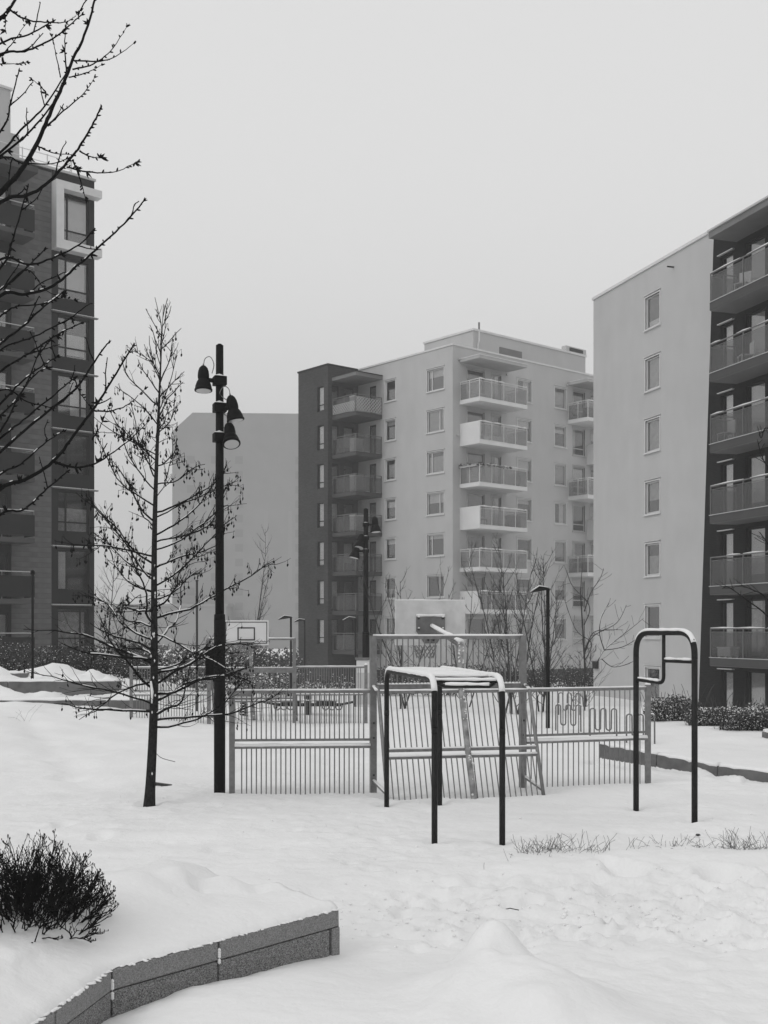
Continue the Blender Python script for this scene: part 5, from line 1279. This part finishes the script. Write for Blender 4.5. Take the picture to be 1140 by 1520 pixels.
bare_tree('bare_shrub', 'thin bare shrub rising just behind the basketball board', 2.35, 33, 3.6, rt, .45, 12, 'twig_far', .03, .15, 3, .9, 5, 'shrub')
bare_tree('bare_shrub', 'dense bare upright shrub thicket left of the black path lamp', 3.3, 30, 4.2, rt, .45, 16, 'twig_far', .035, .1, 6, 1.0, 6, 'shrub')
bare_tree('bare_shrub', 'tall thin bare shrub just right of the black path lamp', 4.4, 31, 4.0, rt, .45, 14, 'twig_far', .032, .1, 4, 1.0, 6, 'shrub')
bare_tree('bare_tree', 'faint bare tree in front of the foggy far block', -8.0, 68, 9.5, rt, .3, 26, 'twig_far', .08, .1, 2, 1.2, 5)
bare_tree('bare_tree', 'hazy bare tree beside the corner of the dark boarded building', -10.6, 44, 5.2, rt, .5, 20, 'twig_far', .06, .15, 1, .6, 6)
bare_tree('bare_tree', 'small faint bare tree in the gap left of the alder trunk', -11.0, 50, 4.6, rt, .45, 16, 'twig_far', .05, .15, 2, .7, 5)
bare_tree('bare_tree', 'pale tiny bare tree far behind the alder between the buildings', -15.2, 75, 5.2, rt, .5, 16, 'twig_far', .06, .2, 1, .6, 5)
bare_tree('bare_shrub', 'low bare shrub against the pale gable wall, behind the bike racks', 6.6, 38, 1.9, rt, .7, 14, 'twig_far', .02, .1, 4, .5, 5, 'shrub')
# tree off to the right whose twigs cross the dark brick front
RT_ = thing('bare_tree', 'bare tree at the right edge with twigs crossing the lower brick-front balconies', 'tree', (7.9, 21.0, h(7.9, 21)))
RO = Vector((7.9, 21.0, h(7.9, 21)))
b = MB(); b.tube([(0, 0, -.3), (.05, 0, 2.5), (-.05, 0, 6.5)], [.09, .07, .03], 10); b.build('trunk', M['bark'], RT_, smooth=True)
rq = random.Random(5)
for cp in ([(1140, 915), (1110, 892), (1082, 872), (1072, 874)], [(1140, 890), (1118, 876), (1098, 868)], [(1145, 700), (1132, 680), (1124, 652)], [(1145, 640), (1130, 650), (1128, 640)], [(1150, 820), (1135, 800), (1128, 790)]):
    root = RO + Vector((0, 0, 1.4 + (930 - cp[0][1]) / 90)); W = [root] + [at(u, v, 20.3) for u, v in cp]; P = catmull(W, 6); m_ = MB(); m_.tube([p - RO for p in P], [.011 * (1 - i / len(P)) + .005 for i in range(len(P))], 6)
    for i in range(8, len(P) - 1, 2):
        tw = grow(P[i] - RO, (P[i + 1] - P[i]).normalized() + Vector((rq.gauss(0, .7), 0, rq.gauss(0, .7))), rq.uniform(.08, .3), rq, seg=.05, jit=.2); m_.tube(tw, .005, 4)
    m_.build('branch', M['twig'], RT_, smooth=True)
# small tree reaching across the pale gable: branches from u~885
GT = thing('bare_tree', 'spreading snow-dusted bare tree before the corner of the pale gable wall', 'tree', (5.42, 31.0, h(5.42, 31)))
GO = Vector((5.42, 31.0, h(5.42, 31))); rq = random.Random(6)
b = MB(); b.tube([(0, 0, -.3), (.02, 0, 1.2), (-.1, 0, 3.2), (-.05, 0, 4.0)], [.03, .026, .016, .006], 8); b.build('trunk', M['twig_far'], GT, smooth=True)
gs = MB()
for cp in ([(885, 985), (897, 965), (915, 950), (938, 932), (955, 918)], [(897, 965), (890, 940), (893, 915), (903, 900)], [(897, 965), (925, 960), (950, 945)], [(893, 978), (910, 990), (935, 985)], [(878, 955), (855, 935), (838, 890)], [(880, 945), (915, 925), (930, 898)], [(875, 900), (850, 870), (842, 850)], [(877, 880), (890, 860), (896, 845)], [(880, 940), (900, 935), (925, 935)]):
    W = [at(u, v, 30.9) for u, v in cp]
    if cp[0][0] < 890: W = [GO + Vector((0, 0, max(.3, W[0].z - GO.z - .5)))] + W
    P = catmull(W, 6); m_ = MB(); m_.tube([p - GO for p in P], [.010 * (1 - i / len(P)) + .005 for i in range(len(P))], 6)
    for i in range(3, len(P) - 1, 2):
        tw = grow(P[i] - GO, (P[i + 1] - P[i]).normalized() + Vector((rq.gauss(0, .8), rq.gauss(0, .4), rq.gauss(0, .8))), rq.uniform(.15, .5), rq, seg=.08, jit=.2); m_.tube(tw, .0045, 4)
    m_.build('branch', M['twig_far'], GT, smooth=True)
    if len(cp) > 3: gs.tube([p - GO + Vector((0, 0, .012)) for p in P[8:18]], .010, 5, rh=.006)
gs.build('snow', M['snowcap'], GT, smooth=True, kind='stuff')

# --- evergreen hedges and bushes with snow on the leaves
def bush(name, label, x, y, fn, n, leaf, r, snow_frac=.22, core=None, cat='bush', z0=None):
    z0 = h(x, y) if z0 is None else z0; t = thing(name, label, cat, (x, y, z0))
    leaf_mesh(n, fn, leaf, r).build('foliage', M['leaf'], t, kind='stuff')
    s = MB()
    for _ in range(int(n * snow_frac * 1.9)):
        p = Vector(fn(r)); 
        q = leaf * r.uniform(.25, .75); a = r.random() * 3
        s.lathe([(.001, -.2 * q), (q * .8, 0), (q * .5, .35 * q), (.001, .45 * q)], 5, Matrix.Translation(p + Vector((0, -.01, .02))) @ Matrix.Rotation(r.uniform(-.4, .4), 4, 'X'))
    s.build('snow', M['snowcap'], t, smooth=True, kind='stuff')
    st = MB()
    for _ in range(max(20, n // 60)):
        p = Vector(fn(r)); st.tube([(p.x * .97, p.y * .6, -.1), (p.x * .9, p.y * .8, p.z * .6), tuple(p)], [.014, .009, .004], 4, caps=False)
    st.build('stems', M['twig'], t, kind='stuff'); return t
def clumps(cs, r):
    """cs: (cx, cy, cz, rx, ry, rz)"""
    w = [c_[3] * c_[5] for c_ in cs]
    def f(r_):
        c_ = r_.choices(cs, w)[0]; d = Vector((r_.gauss(0, 1), r_.gauss(0, 1), r_.gauss(0, 1))).normalized() * (r_.random() ** .45)
        return (c_[0] + d.x * c_[3], c_[1] + d.y * c_[4], max(.02, c_[2] + d.z * c_[5]))
    return f
rb_ = random.Random(14)
hy = 27.5
bush('hedge', 'dark snow-flecked hedge at the foot of the pale block behind the path lamp', 7, 66, clumps([(-6.6 + 1.0 * k + rb_.uniform(-.2, .2), rb_.uniform(-.4, .4), .85, .95, .7, .95 + rb_.uniform(-.15, .25)) for k in range(14)], rb_), 11000, .075, rb_, .12, z0=-1.65, cat='hedge')
bush('hedge', 'dark snowy shrub bank in front of the boarded building at the left', -9.6, 34.5, clumps([(-3.5 + .75 * k + rb_.uniform(-.2, .2), rb_.uniform(-.4, .4), .35 + rb_.uniform(0, .12) - .03 * k, .75, .7, .65 + rb_.uniform(-.1, .15)) for k in range(9)], rb_), 12000, .045, rb_, .08, cat='hedge')
bush('bush', 'low loose bush on the slope just left of the far court fence', -7.0, 33.2, clumps([(-.4, 0, .3, .6, .5, .5), (.3, 0, .2, .5, .4, .4)], rb_), 1500, .04, rb_, .12)
for i, (u, w_, hh, lb) in enumerate(((1000, .8, .55, 'leftmost snow-flecked bush at the foot of the pale gable, right of the pull-up frame'), (1060, .75, .36, 'low snow-flecked bush between two taller ones before the brick front'), (1115, .9, .5, 'snow-flecked bush at the right edge in front of the brick balconies'))):
    Y = 27.5 - i * 1.2; x = (u - CX) / FPX * Y
    bush('bush', lb, x, Y, clumps([(-w_ * .45, 0, hh * .45, w_ * .45, .4, hh * .6), (w_ * .1, 0, hh * .55, w_ * .5, .4, hh * .65), (w_ * .55, 0, hh * .4, w_ * .4, .4, hh * .5)], rb_), 2300, .036, rb_, .2)
    # bare shoots standing up out of it
    t = thing('bare_shoots', ['bare shoots of the leftmost bush, by the pale gable', 'bare shoots of the low middle bush before the brick front', 'bare shoots of the bush at the right edge'][i], 'twigs', (x, Y, h(x, Y)))
    m_ = MB()
    for _ in range(34):
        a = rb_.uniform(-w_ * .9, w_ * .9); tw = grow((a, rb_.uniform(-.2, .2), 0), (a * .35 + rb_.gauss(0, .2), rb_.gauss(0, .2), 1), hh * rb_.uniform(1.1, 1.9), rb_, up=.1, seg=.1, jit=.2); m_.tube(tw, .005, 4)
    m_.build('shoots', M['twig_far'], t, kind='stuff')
bush('bush', 'far dark bush row low in the fog between the alder and the far fence', -14, 70, clumps([(-6 + 1.6 * k, rb_.uniform(-.5, .5), .9 + .3 * math.sin(k), 1.3, 1, 1.1) for k in range(10)], rb_), 4500, .12, rb_, .12, cat='hedge')
bush('shrub_belt', 'long dark belt of shrubs in fog at the foot of the far block', -22, 112, clumps([(-22 + 1.9 * k + rb_.uniform(-.6, .6), rb_.uniform(-1, 1), 1.1 + .5 * math.sin(k * 1.3), 1.9, 1.2, 1.5 + .3 * math.sin(k * 2.1)) for k in range(24)], rb_), 9000, .16, rb_, .05, cat='shrubs')
# scattered dark ground plants before the middle building's foot
bush('hedge', 'low hedge along the foot of the dark tower behind the far court fence', -2.5, 60, clumps([(-6 + 1.5 * k, 0, .5, 1.2, .6, .6) for k in range(9)], rb_), 4000, .08, rb_, .1, cat='hedge')

# --- foreground planter bush: many fine dark forking stems
BX, BY = -2.10, 6.72; bz = .40
PB = thing('bare_bush', 'dense rounded leafless bush growing out of the snowy planter at the lower left', 'bush', (BX, BY, bz))
rbb = random.Random(77); stems = [MB() for _ in range(12)]
def stem(mb, p, d, L, r0, lev):
    pts = grow(p, d, L, rbb, up=.16, seg=.035, jit=.24)
    while len(pts) > 2 and (pts[-1].x / .52) ** 2 + (pts[-1].y / .46) ** 2 + (max(pts[-1].z, 0) / .58) ** 2 > rbb.uniform(.86, 1.1): pts.pop()
    if lev and min(q.z for q in pts[1:]) < .03: return
    n = len(pts)
    mb.tube(pts, [max(.0013, r0 * (1 - .55 * i / n)) for i in range(n)], 5 if lev < 2 else 4, caps=lev == 0)
    if lev < 4:
        for _ in range((3, 3, 2, 2)[lev]):
            i = rbb.randint(min(n - 1, max(1, int(n * .3))), n - 1); dd = (pts[i] - pts[i - 1]).normalized() + Vector((rbb.gauss(0, .38), rbb.gauss(0, .38), rbb.gauss(.06, .22)))
            stem(mb, pts[i], dd, L * rbb.uniform(.42, .68), r0 * .66, lev + 1)
    else:
        mb.tube([pts[-1], pts[-1] + Vector((0, 0, .01))], [.003, .0016], 4)
for k in range(125):
    a = rbb.random() * 6.283; e = rbb.random() ** .7; d = Vector((math.cos(a) * e * 1.15, math.sin(a) * e * .9, 1 - .46 * e + .06))
    stem(stems[k % 12], Vector((math.cos(a) * e * .16, math.sin(a) * e * .14, -.10)), d, .355 * rbb.uniform(.8, 1.15) * (1 - .06 * e) * 1.12, .0064, 0)
for s in stems: s.build('stem', M['twig'], PB)

# --- dry grass tufts poking out of the snow
def tuft(label, u, v, w, n, hh):
    Y = CAMZ * FPX / (v - HZ); x = (u - CX) / FPX * Y; t = thing('grass_tuft', label, 'grass', (x, Y, h(x, Y)))
    m_ = MB(); W = w / FPX * Y
    for _ in range(int(n * .42)):
        a = rnd.gauss(0, .3) * W; y_ = rnd.gauss(0, .07); L = hh * rnd.uniform(.4, 1.35)
        zz = h(x + a, Y + y_) - h(x, Y) - .02
        m_.tube(grow((a, y_, zz), (a / W * .9 + rnd.gauss(0, .45), rnd.gauss(0, .4), 1), L, rnd, up=-.9 * rnd.random(), seg=.03, jit=.24), .0017, 4)
    m_.build('blades', M['grass'], t, kind='stuff')
for (lb, u, v, w, n, hh) in (('dense dark tuft of dry grass nearest the right leg of the monkey bars', 790, 1278, 45, 120, .17), ('small upright dry grass tuft second from the left in the near row', 822, 1276, 35, 100, .17), ('wispy spread of dry grass in the middle of the near row', 868, 1276, 55, 80, .19), ('sparse grass stalks at the right end of the near row', 900, 1272, 40, 22, .17),
                             ('sparse tall stalks between the two grass rows', 935, 1262, 30, 16, .13), ('low wide dry grass tuft at the left of the farther row', 1000, 1256, 65, 90, .12), ('low dry grass patch in the middle of the farther row', 1050, 1258, 45, 60, .10), ('dense tall grass tuft right of centre in the farther row', 1096, 1264, 40, 150, .20), ('grass tuft cut by the right edge of the picture', 1136, 1268, 26, 70, .16),
                             ('few dry stalks on the snowy slope at the far left', 36, 1086, 22, 16, .42), ('lone bent stalk lying on snow left of the near grass row', 722, 1298, 8, 3, .12), ('lone dry stalk before the first grass tuft', 752, 1285, 12, 6, .15)):
    tuft(lb, u, v, w, n, hh)
cl = MB(); rc = random.Random(55)
for _ in range(560):
    if rc.random() < .75: x_, y_ = rc.uniform(-.6, 4.6), rc.gauss(8.8, .45)
    else: x_, y_ = rc.uniform(-6, 5), rc.uniform(8, 15)
    r_ = rc.uniform(.005, .012) * (1.9 if rc.random() < .12 else 1)
    cl.lathe([(.001, -r_ * .7), (r_ * rc.uniform(.8, 1.2), 0), (r_ * .7, r_ * .5), (.001, r_ * .8)], 6, Matrix.Translation((x_, y_, h(x_, y_) + r_ * .3)) @ Matrix.Rotation(rc.uniform(-.6, .6), 4, 'X') @ Matrix.Rotation(rc.uniform(-.6, .6), 4, 'Y'))
o = cl.build('snow_clods', M['snow'], None, smooth=True, kind='stuff'); o['label'] = 'small crumbs and clods of snow scattered over the trampled ground'; o['category'] = 'snow clods'
# small dark things on the snow
for (lb, u, v, s) in (('small dark stone on the snow near the right leg of the pull-up frame', 1036, 1243, .02), ('dark fallen twig lying on the trampled snow', 757, 1350, .02)):
    Y = CAMZ * FPX / (v - HZ); x = (u - CX) / FPX * Y; t = thing('fallen_twig' if s == .02 and v > 1300 else 'stone', lb, 'debris', (x, Y, h(x, Y) + .01)); m_ = MB()
    if v > 1300: m_.tube([(-.06, 0, .01), (0, .01, .02), (.07, 0, .008)], .004, 5)
    else: m_.lathe([(.01, 0), (.03, .01), (.018, .024)], 6)
    m_.build('body', M['marking'], t)
t = thing('buried_board', 'dark edge of a buried board poking from snow left of the alder trunk', 'board', (-3.1, 16.0, h(-3.1, 16)))
b = MB(); b.box(-.14, .14, -.04, .04, -.05, .035, Matrix.Rotation(R(8), 4, 'Y')); b.build('body', M['marking'], t); 

# ================================================================== fog
hz = MB(); hz.box(-420, 420, -80, 520, -4.2, 49.5)
hm = bpy.data.materials.new('fog'); hm.use_nodes = True; n = hm.node_tree; n.nodes.clear()
o = n.nodes.new('ShaderNodeOutputMaterial'); pv = n.nodes.new('ShaderNodeVolumePrincipled'); pv.inputs['Color'].default_value = (.9, .9, .9, 1); pv.inputs['Density'].default_value = FOG
pv.inputs['Anisotropy'].default_value = .2
n.links.new(pv.outputs[0], o.inputs['Volume'])
hz.build('haze', hm, kind='stuff')
